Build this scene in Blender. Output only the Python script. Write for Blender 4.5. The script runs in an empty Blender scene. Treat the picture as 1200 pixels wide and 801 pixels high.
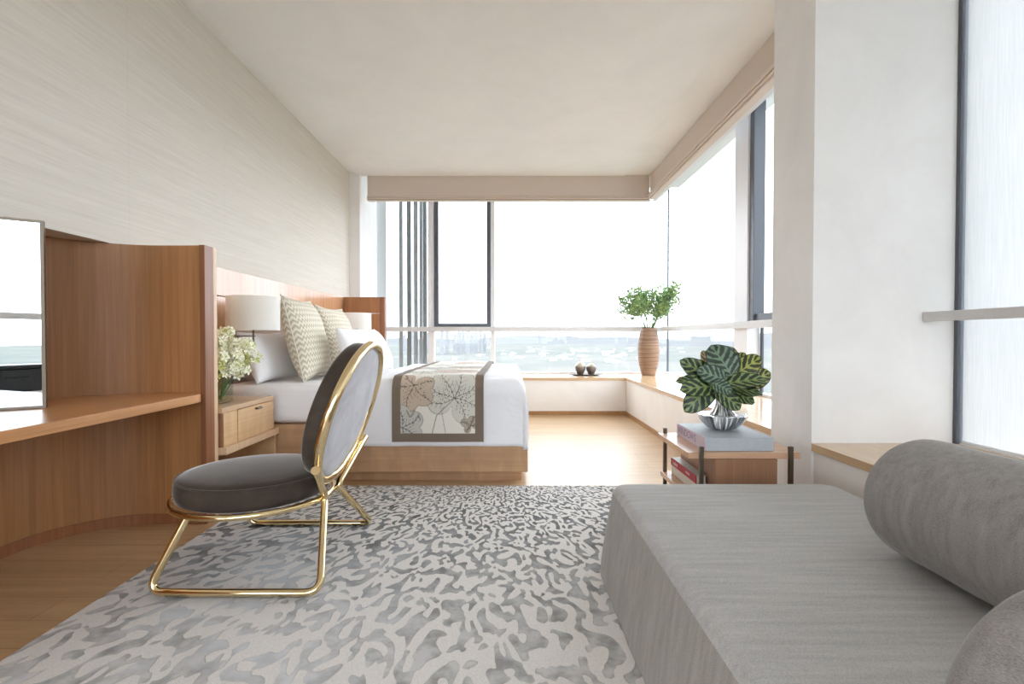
import bpy, bmesh, math, random
from mathutils import Vector, Matrix, noise as mnoise

C = bpy.context.scene.collection
PI = math.pi
rnd = random.Random(7)

# ------------------------------------------------------------------ colour helpers
def lin(c):
    c = c / 255.0
    return c / 12.92 if c <= 0.04045 else ((c + 0.055) / 1.055) ** 2.4
def rgb(r, g, b):
    return (lin(r), lin(g), lin(b), 1.0)

# ------------------------------------------------------------------ node helpers
class NT:
    def __init__(self, name):
        self.m = bpy.data.materials.new(name)
        self.m.use_nodes = True
        self.t = self.m.node_tree
        self.t.nodes.clear()
        self.out = self.t.nodes.new('ShaderNodeOutputMaterial')
    def n(self, typ, **kw):
        nd = self.t.nodes.new(typ)
        for k, v in kw.items():
            setattr(nd, k, v)
        return nd
    def l(self, a, b):
        self.t.links.new(a, b)
    def val(self, sock, v):
        if hasattr(v, 'is_output') or hasattr(v, 'links'):
            self.l(v, sock)
        else:
            sock.default_value = v
    def math(self, op, a, b=None, c=None, clamp=False):
        nd = self.n('ShaderNodeMath', operation=op, use_clamp=clamp)
        self.val(nd.inputs[0], a)
        if b is not None: self.val(nd.inputs[1], b)
        if c is not None: self.val(nd.inputs[2], c)
        return nd.outputs[0]
    def obj(self):
        return self.n('ShaderNodeTexCoord').outputs['Object']
    def uv(self):
        return self.n('ShaderNodeTexCoord').outputs['UV']
    def mapping(self, vec, scale=(1, 1, 1), loc=(0, 0, 0), rot=(0, 0, 0)):
        nd = self.n('ShaderNodeMapping')
        self.l(vec, nd.inputs['Vector'])
        nd.inputs['Scale'].default_value = scale
        nd.inputs['Location'].default_value = loc
        nd.inputs['Rotation'].default_value = rot
        return nd.outputs[0]
    def noise(self, vec, scale, detail=3.0, rough=0.55, dist=0.0, dim='3D'):
        nd = self.n('ShaderNodeTexNoise', noise_dimensions=dim)
        self.l(vec, nd.inputs['Vector'])
        nd.inputs['Scale'].default_value = scale
        nd.inputs['Detail'].default_value = detail
        nd.inputs['Roughness'].default_value = rough
        nd.inputs['Distortion'].default_value = dist
        return nd.outputs[0]
    def ramp(self, fac, stops, interp='LINEAR'):
        nd = self.n('ShaderNodeValToRGB')
        nd.color_ramp.interpolation = interp
        e = nd.color_ramp.elements
        while len(e) < len(stops): e.new(0.5)
        for i, (p, c) in enumerate(stops):
            e[i].position = p
            e[i].color = c
        self.l(fac, nd.inputs[0])
        return nd.outputs[0]
    def step(self, x, lo, hi):
        nd = self.n('ShaderNodeMapRange', interpolation_type='SMOOTHSTEP')
        self.l(x, nd.inputs[0])
        nd.inputs[1].default_value = lo
        nd.inputs[2].default_value = hi
        return nd.outputs[0]
    def mix(self, fac, a, b, blend='MIX'):
        nd = self.n('ShaderNodeMix', data_type='RGBA', blend_type=blend)
        self.val(nd.inputs[0], fac)
        self.val(nd.inputs[6], a)
        self.val(nd.inputs[7], b)
        return nd.outputs[2]
    def sep(self, vec):
        nd = self.n('ShaderNodeSeparateXYZ')
        self.l(vec, nd.inputs[0])
        return nd.outputs
    def comb(self, x, y, z=0.0):
        nd = self.n('ShaderNodeCombineXYZ')
        self.val(nd.inputs[0], x); self.val(nd.inputs[1], y); self.val(nd.inputs[2], z)
        return nd.outputs[0]
    def bump(self, h, strength=0.2, dist=0.01):
        nd = self.n('ShaderNodeBump')
        nd.inputs['Strength'].default_value = strength
        nd.inputs['Distance'].default_value = dist
        self.l(h, nd.inputs['Height'])
        return nd.outputs[0]
    def principled(self, color, rough=0.5, metal=0.0, normal=None, sheen=0.0, spec=0.5, coat=0.0, sub=0.0):
        p = self.n('ShaderNodeBsdfPrincipled')
        self.val(p.inputs['Base Color'], color)
        self.val(p.inputs['Roughness'], rough)
        self.val(p.inputs['Metallic'], metal)
        p.inputs['Specular IOR Level'].default_value = spec
        p.inputs['Sheen Weight'].default_value = sheen
        p.inputs['Sheen Roughness'].default_value = 0.28
        p.inputs['Sheen Tint'].default_value = (1.0, 0.95, 0.9, 1)
        p.inputs['Coat Weight'].default_value = coat
        if normal is not None: self.l(normal, p.inputs['Normal'])
        self.l(p.outputs[0], self.out.inputs[0])
        return p

# ------------------------------------------------------------------ materials
def mat_plain(name, col, rough=0.6, metal=0.0, bump=0.0, bscale=60, spec=0.4, var=0.04, sheen=0.0):
    t = NT(name)
    n = t.noise(t.obj(), bscale, 3)
    c2 = tuple(max(0, x * (1 - var * 2)) for x in col[:3]) + (1,)
    colr = t.ramp(n, [(0.3, c2), (0.7, col)])
    t.principled(colr, rough, metal, t.bump(n, bump, 0.004) if bump else None, sheen, spec)
    return t.m

def mat_wood(name, base, dark, grain='Z', rough=0.4, strip=None, strip_axis='X', var=0.16, gscale=1.0, spec=0.4, figure=0.0):
    t = NT(name)
    o = t.obj()
    s = {'X': (1.2, 34, 34), 'Y': (34, 1.2, 34), 'Z': (34, 34, 1.2)}[grain]
    s = tuple(v * gscale for v in s)
    n1 = t.noise(t.mapping(o, s), 1.0, 5, 0.6, 0.3)
    s2 = tuple(v * (4.5 if v > 5 * gscale else 2.0) for v in s)
    n2 = t.noise(t.mapping(o, s2), 1.0, 3, 0.6)
    f = t.math('ADD', t.math('MULTIPLY', n1, 0.65), t.math('MULTIPLY', n2, 0.35))
    col = t.ramp(f, [(0.32, dark), (0.66, base)])
    if figure:
        fg = t.noise(t.mapping(o, {'X': (9, 3, 3), 'Y': (3, 9, 3), 'Z': (3, 3, 9)}[grain]), 1.0, 2, 0.5, 1.2)
        col = t.mix(t.math('MULTIPLY', t.step(fg, 0.4, 0.7), figure), col, (1, 0.93, 0.82, 1), 'SOFT_LIGHT')
    if strip:
        x = t.sep(o)['XYZ'.index(strip_axis)]
        cell = t.math('FLOOR', t.math('DIVIDE', x, strip))
        wn = t.n('ShaderNodeTexWhiteNoise', noise_dimensions='1D')
        t.l(cell, wn.inputs['W'])
        fac = t.math('ADD', t.math('MULTIPLY', wn.outputs['Value'], var * 2), 1 - var)
        sc = t.n('ShaderNodeVectorMath', operation='SCALE')
        t.l(col, sc.inputs[0]); t.l(fac, sc.inputs['Scale'])
        col = sc.outputs[0]
    t.principled(col, rough, 0, t.bump(f, 0.06, 0.002), 0, spec)
    return t.m

def mat_floor():
    t = NT('oak_floor')
    o = t.obj()
    br = t.n('ShaderNodeTexBrick', offset=0.37, offset_frequency=2)
    t.l(o, br.inputs['Vector'])
    br.inputs['Scale'].default_value = 1.0
    br.inputs['Brick Width'].default_value = 1.7
    br.inputs['Row Height'].default_value = 0.16
    br.inputs['Mortar Size'].default_value = 0.0014
    br.inputs['Color1'].default_value = (0.25, 0.25, 0.25, 1)
    br.inputs['Color2'].default_value = (0.8, 0.8, 0.8, 1)
    n1 = t.noise(t.mapping(o, (1.6, 26, 26)), 1.0, 5, 0.62, 0.4)
    base = t.ramp(n1, [(0.3, rgb(174, 140, 100)), (0.7, rgb(198, 166, 126))])
    var = t.mix(0.22, base, br.outputs['Color'], 'SOFT_LIGHT')
    col = t.mix(t.math('MULTIPLY', br.outputs['Fac'], 0.55), var, rgb(100, 70, 45))
    t.principled(col, 0.36, 0, t.bump(n1, 0.04, 0.002), 0, 0.8)
    return t.m

def mat_wallpaper():
    t = NT('grasscloth')
    o = t.obj()
    n1 = t.noise(t.mapping(o, (1, 1.1, 55)), 1.0, 4, 0.6)
    n2 = t.noise(t.mapping(o, (1, 5.0, 260)), 1.0, 2, 0.6)
    f = t.math('ADD', t.math('MULTIPLY', n1, 0.55), t.math('MULTIPLY', n2, 0.45))
    col = t.ramp(f, [(0.3, rgb(208, 201, 190)), (0.7, rgb(226, 220, 210))])
    y = t.sep(o)[1]
    seam = t.math('ABSOLUTE', t.math('SUBTRACT', t.math('FRACT', t.math('DIVIDE', y, 0.92)), 0.5))
    col = t.mix(t.math('MULTIPLY', t.step(seam, 0.4985, 0.5), 0.35), col, rgb(150, 140, 126))
    t.principled(col, 0.85, 0, t.bump(f, 0.15, 0.002), 0, 0.2)
    return t.m

def mat_plaster(name, a, b):
    t = NT(name)
    n = t.noise(t.obj(), 1.7, 6, 0.62, 0.6)
    col = t.ramp(n, [(0.3, a), (0.7, b)])
    t.principled(col, 0.7, 0, t.bump(n, 0.03, 0.01), 0, 0.25)
    return t.m

def mat_velvet(name, a, b, sheen=0.6):
    t = NT(name)
    n = t.noise(t.obj(), 7, 4, 0.6, 0.8)
    col = t.ramp(n, [(0.3, a), (0.72, b)])
    t.principled(col, 0.85, 0, t.bump(t.noise(t.obj(), 700, 2), 0.1, 0.001), sheen, 0.2)
    return t.m

def mat_weave(name, a, b, scale=420, streak='X', rough=0.9):
    t = NT(name)
    o = t.obj()
    w1 = t.n('ShaderNodeTexNoise'); t.l(t.mapping(o, (scale, scale * 0.35, scale)), w1.inputs['Vector'])
    w1.inputs['Scale'].default_value = 1.0; w1.inputs['Detail'].default_value = 1.5
    w2 = t.noise(t.mapping(o, {'X': (3, 46, 46), 'Y': (46, 3, 46), 'Z': (46, 46, 3)}[streak]), 1.0, 3, 0.6)
    f = t.math('ADD', t.math('MULTIPLY', w1.outputs[0], 0.6), t.math('MULTIPLY', w2, 0.4))
    col = t.ramp(f, [(0.3, a), (0.7, b)])
    t.principled(col, rough, 0, t.bump(f, 0.35, 0.0025), 0.25, 0.15)
    return t.m

def mat_linen(name, col, wr=0.25, scale=5.0):
    t = NT(name)
    n = t.noise(t.obj(), scale, 4, 0.55, 1.2)
    t.principled(col, 0.9, 0, t.bump(n, wr, 0.03), 0.1, 0.1)
    return t.m

def mat_metal(name, col, rough):
    t = NT(name)
    n = t.noise(t.obj(), 30, 3)
    r = t.math('ADD', t.math('MULTIPLY', n, 0.06), rough - 0.03)
    t.principled(col, r, 1.0)
    return t.m

def mat_pane(name, tint=(0.98, 0.99, 0.988, 1), refl=0.25):
    t = NT(name)
    tr = t.n('ShaderNodeBsdfTransparent'); tr.inputs[0].default_value = tint
    gl = t.n('ShaderNodeBsdfGlossy'); gl.inputs['Roughness'].default_value = 0.0
    lw = t.n('ShaderNodeLayerWeight')
    fac = t.math('ADD', t.math('MULTIPLY', t.math('POWER', lw.outputs['Facing'], 5.0), refl), 0.015)
    mx = t.n('ShaderNodeMixShader')
    t.l(fac, mx.inputs[0]); t.l(tr.outputs[0], mx.inputs[1]); t.l(gl.outputs[0], mx.inputs[2])
    t.l(mx.outputs[0], t.out.inputs[0])
    return t.m

def mat_glass(name, col=(1, 1, 1, 1), ior=1.5):
    t = NT(name)
    g = t.n('ShaderNodeBsdfGlass'); g.inputs[0].default_value = col
    g.inputs['Roughness'].default_value = 0.0; g.inputs['IOR'].default_value = ior
    t.l(g.outputs[0], t.out.inputs[0])
    return t.m

def mat_screen():
    t = NT('sheer_screen')
    n = t.noise(t.mapping(t.obj(), (260, 260, 6)), 1.0, 2)
    col = t.ramp(n, [(0.35, rgb(218, 218, 217)), (0.65, rgb(227, 227, 226))])
    tl = t.n('ShaderNodeBsdfTranslucent'); t.l(col, tl.inputs[0])
    df = t.n('ShaderNodeBsdfDiffuse'); t.l(col, df.inputs[0])
    tr = t.n('ShaderNodeBsdfTransparent')
    m1 = t.n('ShaderNodeMixShader'); m1.inputs[0].default_value = 0.4
    t.l(tl.outputs[0], m1.inputs[1]); t.l(df.outputs[0], m1.inputs[2])
    m2 = t.n('ShaderNodeMixShader'); m2.inputs[0].default_value = 0.06
    t.l(m1.outputs[0], m2.inputs[1]); t.l(tr.outputs[0], m2.inputs[2])
    t.l(m2.outputs[0], t.out.inputs[0])
    return t.m

def mat_shade():
    t = NT('lamp_linen')
    n = t.noise(t.mapping(t.obj(), (90, 90, 300)), 1.0, 2)
    col = t.ramp(n, [(0.3, rgb(248, 245, 240)), (0.7, rgb(253, 251, 247))])
    tl = t.n('ShaderNodeBsdfTranslucent'); t.l(col, tl.inputs[0])
    df = t.n('ShaderNodeBsdfDiffuse'); t.l(col, df.inputs[0])
    m1 = t.n('ShaderNodeMixShader'); m1.inputs[0].default_value = 0.35
    t.l(df.outputs[0], m1.inputs[1]); t.l(tl.outputs[0], m1.inputs[2])
    t.l(m1.outputs[0], t.out.inputs[0])
    return t.m

RUG = dict(cx=-0.1, cy=4.05)
def mat_rug():
    t = NT('rug_pile')
    o = t.obj()
    s = t.sep(o)
    dx = t.math('SUBTRACT', s[0], RUG['cx'])
    dy = t.math('SUBTRACT', RUG['cy'], s[1])
    th = t.math('ARCTAN2', dx, dy)
    r = t.math('SQRT', t.math('ADD', t.math('MULTIPLY', dx, dx), t.math('MULTIPLY', dy, dy)))
    L = t.math('LOGARITHM', r, 2.71828)
    v = t.comb(th, L, 0.0)
    w1 = t.noise(t.mapping(v, (20, 13, 1)), 1.0, 0.0)
    w2 = t.noise(t.mapping(v, (20, 13, 1), (5.3, 2.1, 0)), 1.0, 0.0)
    th2 = t.math('ADD', t.math('MULTIPLY', th, 57.0), t.math('MULTIPLY', w1, 2.2))
    L2 = t.math('ADD', t.math('MULTIPLY', L, 32.0), t.math('MULTIPLY', w2, 1.8))
    n = t.noise(t.comb(th2, L2, 0.0), 1.0, 0.6, 0.4)
    mask = t.step(n, 0.50, 0.535)
    big = t.noise(o, 1.7, 3, 0.6, 0.5)
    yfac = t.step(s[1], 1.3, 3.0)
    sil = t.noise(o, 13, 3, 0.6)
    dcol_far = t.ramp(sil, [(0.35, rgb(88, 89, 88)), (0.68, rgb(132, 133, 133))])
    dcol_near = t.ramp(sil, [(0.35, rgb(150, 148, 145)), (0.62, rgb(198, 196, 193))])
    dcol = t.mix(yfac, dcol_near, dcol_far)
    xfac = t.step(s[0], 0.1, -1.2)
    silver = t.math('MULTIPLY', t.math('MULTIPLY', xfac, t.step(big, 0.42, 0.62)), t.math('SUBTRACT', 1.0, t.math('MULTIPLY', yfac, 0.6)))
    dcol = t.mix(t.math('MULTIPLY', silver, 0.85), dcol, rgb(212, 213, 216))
    pile = t.noise(o, 320, 2)
    bcol = t.ramp(pile, [(0.3, rgb(204, 199, 194)), (0.7, rgb(226, 222, 217))])
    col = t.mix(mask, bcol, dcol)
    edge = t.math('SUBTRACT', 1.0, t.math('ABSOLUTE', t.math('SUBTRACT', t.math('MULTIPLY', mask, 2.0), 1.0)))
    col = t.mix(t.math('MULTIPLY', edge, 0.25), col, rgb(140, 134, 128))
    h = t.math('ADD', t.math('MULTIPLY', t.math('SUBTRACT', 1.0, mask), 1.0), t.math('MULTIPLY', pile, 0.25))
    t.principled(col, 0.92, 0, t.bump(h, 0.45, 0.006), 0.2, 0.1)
    return t.m

def mat_attr(name, attr='Col', rough=0.85):
    t = NT(name)
    a = t.n('ShaderNodeAttribute', attribute_name=attr)
    n = t.noise(t.mapping(t.obj(), (40, 40, 160)), 1.0, 2)
    t.principled(a.outputs['Color'], rough, 0, t.bump(n, 0.1, 0.004), 0.1, 0.15)
    return t.m

def mat_zigzag():
    t = NT('zigzag_ikat')
    s = t.sep(t.uv())
    tri = t.math('ABSOLUTE', t.math('SUBTRACT', t.math('FRACT', t.math('MULTIPLY', s[0], 21.0)), 0.5))
    row = t.math('FRACT', t.math('ADD', t.math('MULTIPLY', s[1], 15.0), t.math('MULTIPLY', tri, 1.3)))
    nz = t.noise(t.mapping(t.uv(), (150, 18, 1)), 1.0, 2)
    row = t.math('ADD', row, t.math('MULTIPLY', t.math('SUBTRACT', nz, 0.5), 0.5))
    col = t.ramp(row, [(0.12, rgb(226, 221, 204)), (0.38, rgb(196, 184, 162)), (0.62, rgb(180, 167, 146)), (0.9, rgb(222, 216, 198))])
    t.principled(col, 0.75, 0, t.bump(nz, 0.1, 0.003), 0.2, 0.2)
    return t.m

def mat_calathea(name, dark, light):
    t = NT(name)
    s = t.sep(t.uv())                      # u along leaf 0..1, v across -1..1 (stored 0..1)
    a = t.math('ABSOLUTE', t.math('SUBTRACT', t.math('MULTIPLY', s[1], 2.0), 1.0))
    ph = t.math('SUBTRACT', t.math('MULTIPLY', s[0], 5.4), t.math('MULTIPLY', a, 1.5))
    wv = t.math('SINE', t.math('MULTIPLY', ph, 2 * PI))
    nz = t.noise(t.mapping(t.uv(), (30, 8, 1)), 1.0, 2)
    lobe = t.math('SUBTRACT', 1.0, t.math('ABSOLUTE', t.math('SUBTRACT', t.math('MULTIPLY', a, 2.1), 1.0)))
    m = t.math('ADD', wv, t.math('ADD', t.math('MULTIPLY', lobe, 1.1), t.math('MULTIPLY', t.math('SUBTRACT', nz, 0.5), 2.2)))
    mask = t.step(m, 0.05, 0.5)
    mid = t.step(a, 0.03, 0.07)
    rim = t.step(a, 0.86, 0.93)
    col = t.mix(mask, light, dark)
    col = t.mix(t.math('SUBTRACT', 1.0, mid), col, light)
    col = t.mix(rim, col, dark)
    p = t.principled(col, 0.42, 0, t.bump(wv, 0.15, 0.003), 0, 0.5)
    return t.m

def mat_vase_rings():
    t = NT('ringed_timber')
    o = t.obj()
    z = t.sep(o)[2]
    n = t.noise(t.mapping(o, (2, 2, 70)), 1.0, 4, 0.7)
    col = t.ramp(n, [(0.3, rgb(92, 68, 52)), (0.5, rgb(138, 108, 86)), (0.72, rgb(166, 136, 110))])
    g = t.math('ABSOLUTE', t.math('SUBTRACT', t.math('FRACT', t.math('MULTIPLY', z, 27.0)), 0.5))
    gr = t.step(g, 0.46, 0.5)
    nn = t.noise(t.mapping(o, (3, 3, 27)), 1.0, 1)
    gr = t.math('MULTIPLY', gr, t.step(nn, 0.42, 0.6))
    col = t.mix(t.math('MULTIPLY', gr, 0.75), col, rgb(80, 50, 36))
    t.principled(col, 0.5, 0, t.bump(t.math('SUBTRACT', n, gr), 0.3, 0.006), 0, 0.35)
    return t.m

def mat_land():
    t = NT('hazy_land')
    o = t.obj()
    n = t.noise(t.mapping(o, (0.0035, 0.0018, 1)), 1.0, 6, 0.62)
    c = t.ramp(n, [(0.36, rgb(101, 104, 100)), (0.5, rgb(107, 108, 104)), (0.6, rgb(116, 114, 109)), (0.72, rgb(106, 107, 105))])
    t.principled(c, 1.0, 0, None, 0, 0.0)
    return t.m

M = {}
M['floor'] = mat_floor()
M['wallpaper'] = mat_wallpaper()
M['plaster'] = mat_plaster('plaster_white', rgb(228, 226, 223), rgb(240, 239, 237))
M['plaster_cool'] = mat_plaster('plaster_seat', rgb(228, 224, 218), rgb(238, 235, 230))
M['ceiling'] = mat_plaster('ceiling_paint', rgb(233, 232, 229), rgb(240, 239, 236))
M['niche'] = mat_wood('niche_veneer', rgb(184, 132, 86), rgb(152, 106, 66), 'Z', 0.42, 0.21, 'X', 0.16)
M['niche_end'] = mat_wood('veneer_edge', rgb(154, 102, 68), rgb(126, 80, 52), 'Z', 0.4)
M['desk'] = mat_wood('desk_veneer', rgb(206, 152, 102), rgb(178, 124, 78), 'Y', 0.3)
M['head'] = mat_wood('headboard_veneer', rgb(208, 160, 122), rgb(186, 136, 98), 'Z', 0.2, 0.13, 'Y', 0.08, 1.0, 0.85)
M['head_x'] = mat_wood('headboard_veneer_cross', rgb(180, 126, 84), rgb(152, 102, 66), 'Z', 0.35, 0.2, 'X', 0.1)
M['light_edge'] = mat_wood('pale_edge', rgb(224, 192, 158), rgb(206, 170, 134), 'Z', 0.4)
M['padded'] = mat_plain('blush_leather', rgb(206, 184, 172), 0.4, 0, 0.05, 120)
M['bed'] = mat_wood('bed_veneer', rgb(190, 152, 116), rgb(170, 132, 98), 'X', 0.4, 0.36, 'X', 0.07, 0.6, 0.4, 0.25)
M['night'] = mat_wood('nightstand_veneer', rgb(222, 184, 142), rgb(202, 162, 120), 'Y', 0.35, 0.2, 'Y', 0.05, 0.6, 0.4, 0.3)
M['night_top'] = mat_wood('nightstand_top_veneer', rgb(214, 180, 144), rgb(196, 160, 124), 'Y', 0.22)
M['night_side'] = mat_wood('nightstand_side_veneer', rgb(150, 104, 72), rgb(122, 82, 56), 'Z', 0.4)
M['oak_top'] = mat_wood('seat_oak', rgb(206, 176, 140), rgb(190, 158, 122), 'Y', 0.16, None, 'X', 0.1, 1.0, 0.9)
M['oak_top_x'] = mat_wood('seat_oak_cross', rgb(206, 168, 124), rgb(186, 146, 102), 'X', 0.25)
M['oak_edge'] = mat_wood('seat_oak_edge', rgb(178, 138, 96), rgb(150, 112, 76), 'Y', 0.45)
M['skirt'] = mat_wood('skirting_oak', rgb(176, 136, 92), rgb(152, 112, 72), 'Y', 0.45)
M['table'] = mat_wood('table_veneer', rgb(204, 166, 136), rgb(186, 146, 116), 'X', 0.22)
M['table_box'] = mat_wood('drawer_walnut', rgb(160, 120, 92), rgb(132, 96, 72), 'Z', 0.4)
M['bronze'] = mat_metal('dark_bronze', rgb(112, 102, 90), 0.4)
M['gold'] = mat_metal('polished_gold', rgb(238, 216, 170), 0.1)
M['velvet'] = mat_velvet('taupe_velvet', rgb(64, 54, 47), rgb(82, 72, 64), 0.7)
M['velvet_sheen'] = mat_velvet('velvet_painted_sheen', rgb(172, 170, 174), rgb(196, 194, 197), 0.3)  # same velvet as the seat; window sheen painted in as a paler grey
M['rug'] = mat_rug()
M['daybed'] = mat_weave('daybed_tweed', rgb(152, 150, 148), rgb(196, 194, 191), 800, 'X')
M['daybed_shaded'] = mat_weave('daybed_tweed_shaded', rgb(136, 131, 125), rgb(176, 171, 164), 800, 'Z')  # darker copy of the top tweed, shade painted into the skirt
M['bolster'] = mat_weave('bolster_tweed', rgb(116, 111, 108), rgb(160, 155, 151), 900, 'Z')
M['sheet'] = mat_linen('white_sheet', rgb(240, 240, 243), 0.25, 5)
M['duvet'] = mat_linen('white_duvet', rgb(240, 240, 243), 0.3, 4)
M['pillow'] = mat_linen('white_pillow', rgb(242, 241, 243), 0.3, 6)
M['zigzag'] = mat_zigzag()
M['piping'] = mat_plain('cream_piping', rgb(226, 218, 202), 0.8)
M['runner'] = mat_attr('leaf_print')
M['blind'] = mat_plain('blind_fabric', rgb(214, 201, 189), 0.85, 0, 0.05, 300)
M['blind_fold'] = mat_plain('blind_fold_fabric', rgb(222, 208, 196), 0.85, 0, 0.05, 300)
M['white_alu'] = mat_plain('white_aluminium', rgb(226, 226, 228), 0.45, 0, 0, 60, 0.4, 0.01)
M['rail'] = mat_plain('grey_rail', rgb(206, 204, 203), 0.4, 0, 0, 60, 0.4, 0.01)
M['dark_alu'] = mat_plain('dark_aluminium', rgb(84, 88, 95), 0.45, 0, 0, 60, 0.4, 0.01)
M['fin_dark'] = mat_plain('fin_grey', rgb(124, 129, 129), 0.5, 0, 0, 60, 0.3, 0.02)
M['fin_mid'] = mat_plain('fin_mid_grey', rgb(152, 157, 160), 0.5, 0, 0, 60, 0.3, 0.02)
M['fin_light'] = mat_plain('fin_pale', rgb(206, 211, 214), 0.5, 0, 0, 60, 0.3, 0.02)
M['pane'] = mat_pane('window_glass')
M['screen'] = mat_screen()
M['shade'] = mat_shade()
M['glass'] = mat_glass('clear_glass')
M['water'] = mat_glass('vase_water', (0.93, 0.97, 0.92, 1), 1.33)

def mat_glint_streaks():
    t = NT('silver_painted_glints')
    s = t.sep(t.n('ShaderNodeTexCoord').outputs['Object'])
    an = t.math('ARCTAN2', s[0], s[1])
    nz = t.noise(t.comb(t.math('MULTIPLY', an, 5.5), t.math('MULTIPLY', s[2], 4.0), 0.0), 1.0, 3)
    col = t.ramp(nz, [(0.36, rgb(112, 110, 108)), (0.5, rgb(214, 214, 216)), (0.62, rgb(250, 250, 252))])  # bright and dark reflection streaks painted into the base colour
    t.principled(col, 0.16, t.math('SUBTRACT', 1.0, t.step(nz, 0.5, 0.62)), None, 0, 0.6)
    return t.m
M['glint_silver'] = mat_glint_streaks()
M['mirror'] = mat_metal('mirror_silver', rgb(236, 240, 240), 0.0)
M['book_grey'] = mat_plain('book_grey', rgb(176, 182, 188), 0.6)
M['book_lilac'] = mat_plain('book_lilac', rgb(206, 190, 200), 0.6)
M['print_lilac'] = mat_plain('print_lilac', rgb(150, 120, 146), 0.6)
M['book_red'] = mat_plain('book_red', rgb(172, 34, 56), 0.5)
M['print_cream'] = mat_plain('print_cream', rgb(236, 214, 206), 0.6)
M['paper'] = mat_plain('book_paper', rgb(226, 220, 208), 0.8)
M['book_cover'] = mat_plain('book_pale_cover', rgb(196, 190, 180), 0.45)
M['book_tan'] = mat_plain('book_tan', rgb(196, 170, 140), 0.6)
M['leafA'] = mat_calathea('calathea_green', rgb(30, 44, 28), rgb(122, 142, 84))
M['leafB'] = mat_calathea('calathea_silver', rgb(46, 62, 50), rgb(112, 136, 112))
M['leafC'] = mat_calathea('calathea_yellow', rgb(52, 60, 26), rgb(156, 160, 74))
M['leafD'] = mat_calathea('calathea_blush', rgb(120, 100, 76), rgb(196, 176, 140))
M['stem'] = mat_plain('green_stem', rgb(96, 124, 62), 0.6)
M['leaf_small'] = mat_plain('olive_leaf', rgb(136, 168, 118), 0.55, 0, 0, 9, 0.4, 0.16)
M['leaf_small2'] = mat_plain('fresh_leaf', rgb(168, 194, 122), 0.55, 0, 0, 9, 0.4, 0.12)
M['petal'] = mat_plain('ivory_petal', rgb(250, 248, 226), 0.6, 0, 0, 12, 0.3, 0.05)
M['petal_green'] = mat_plain('lime_bud', rgb(216, 222, 140), 0.6, 0, 0, 12, 0.3, 0.06)
M['timber_vase'] = mat_vase_rings()
M['jar'] = None
M['tray'] = mat_plain('slate_tray', rgb(96, 86, 80), 0.4)
M['land'] = mat_land()
M['tower'] = mat_plain('pale_concrete', rgb(140, 141, 143), 0.9, 0, 0, 0.05, 0.0, 0.06)
M['lowrise'] = mat_plain('white_render', rgb(158, 156, 153), 0.9, 0, 0, 0.05, 0.0, 0.05)
M['hill'] = mat_plain('hazy_hill', rgb(107, 108, 108), 1.0, 0, 0, 0.004, 0.0, 0.05)  # distance haze put into the flat grey of the hills
M['case'] = mat_plain('black_shell', rgb(36, 38, 42), 0.35)

def mat_jar():
    t = NT('two_tone_glaze')
    z = t.sep(t.obj())[2]
    n = t.noise(t.obj(), 18, 3)
    zz = t.math('ADD', z, t.math('MULTIPLY', t.math('SUBTRACT', n, 0.5), 0.05))
    c = t.ramp(t.math('DIVIDE', zz, 0.2), [(0.15, rgb(92, 78, 72)), (0.55, rgb(116, 104, 96)), (0.64, rgb(176, 168, 150)), (0.95, rgb(190, 180, 160))])
    t.principled(c, 0.35, 0.35)
    return t.m
M['jar'] = mat_jar()

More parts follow.
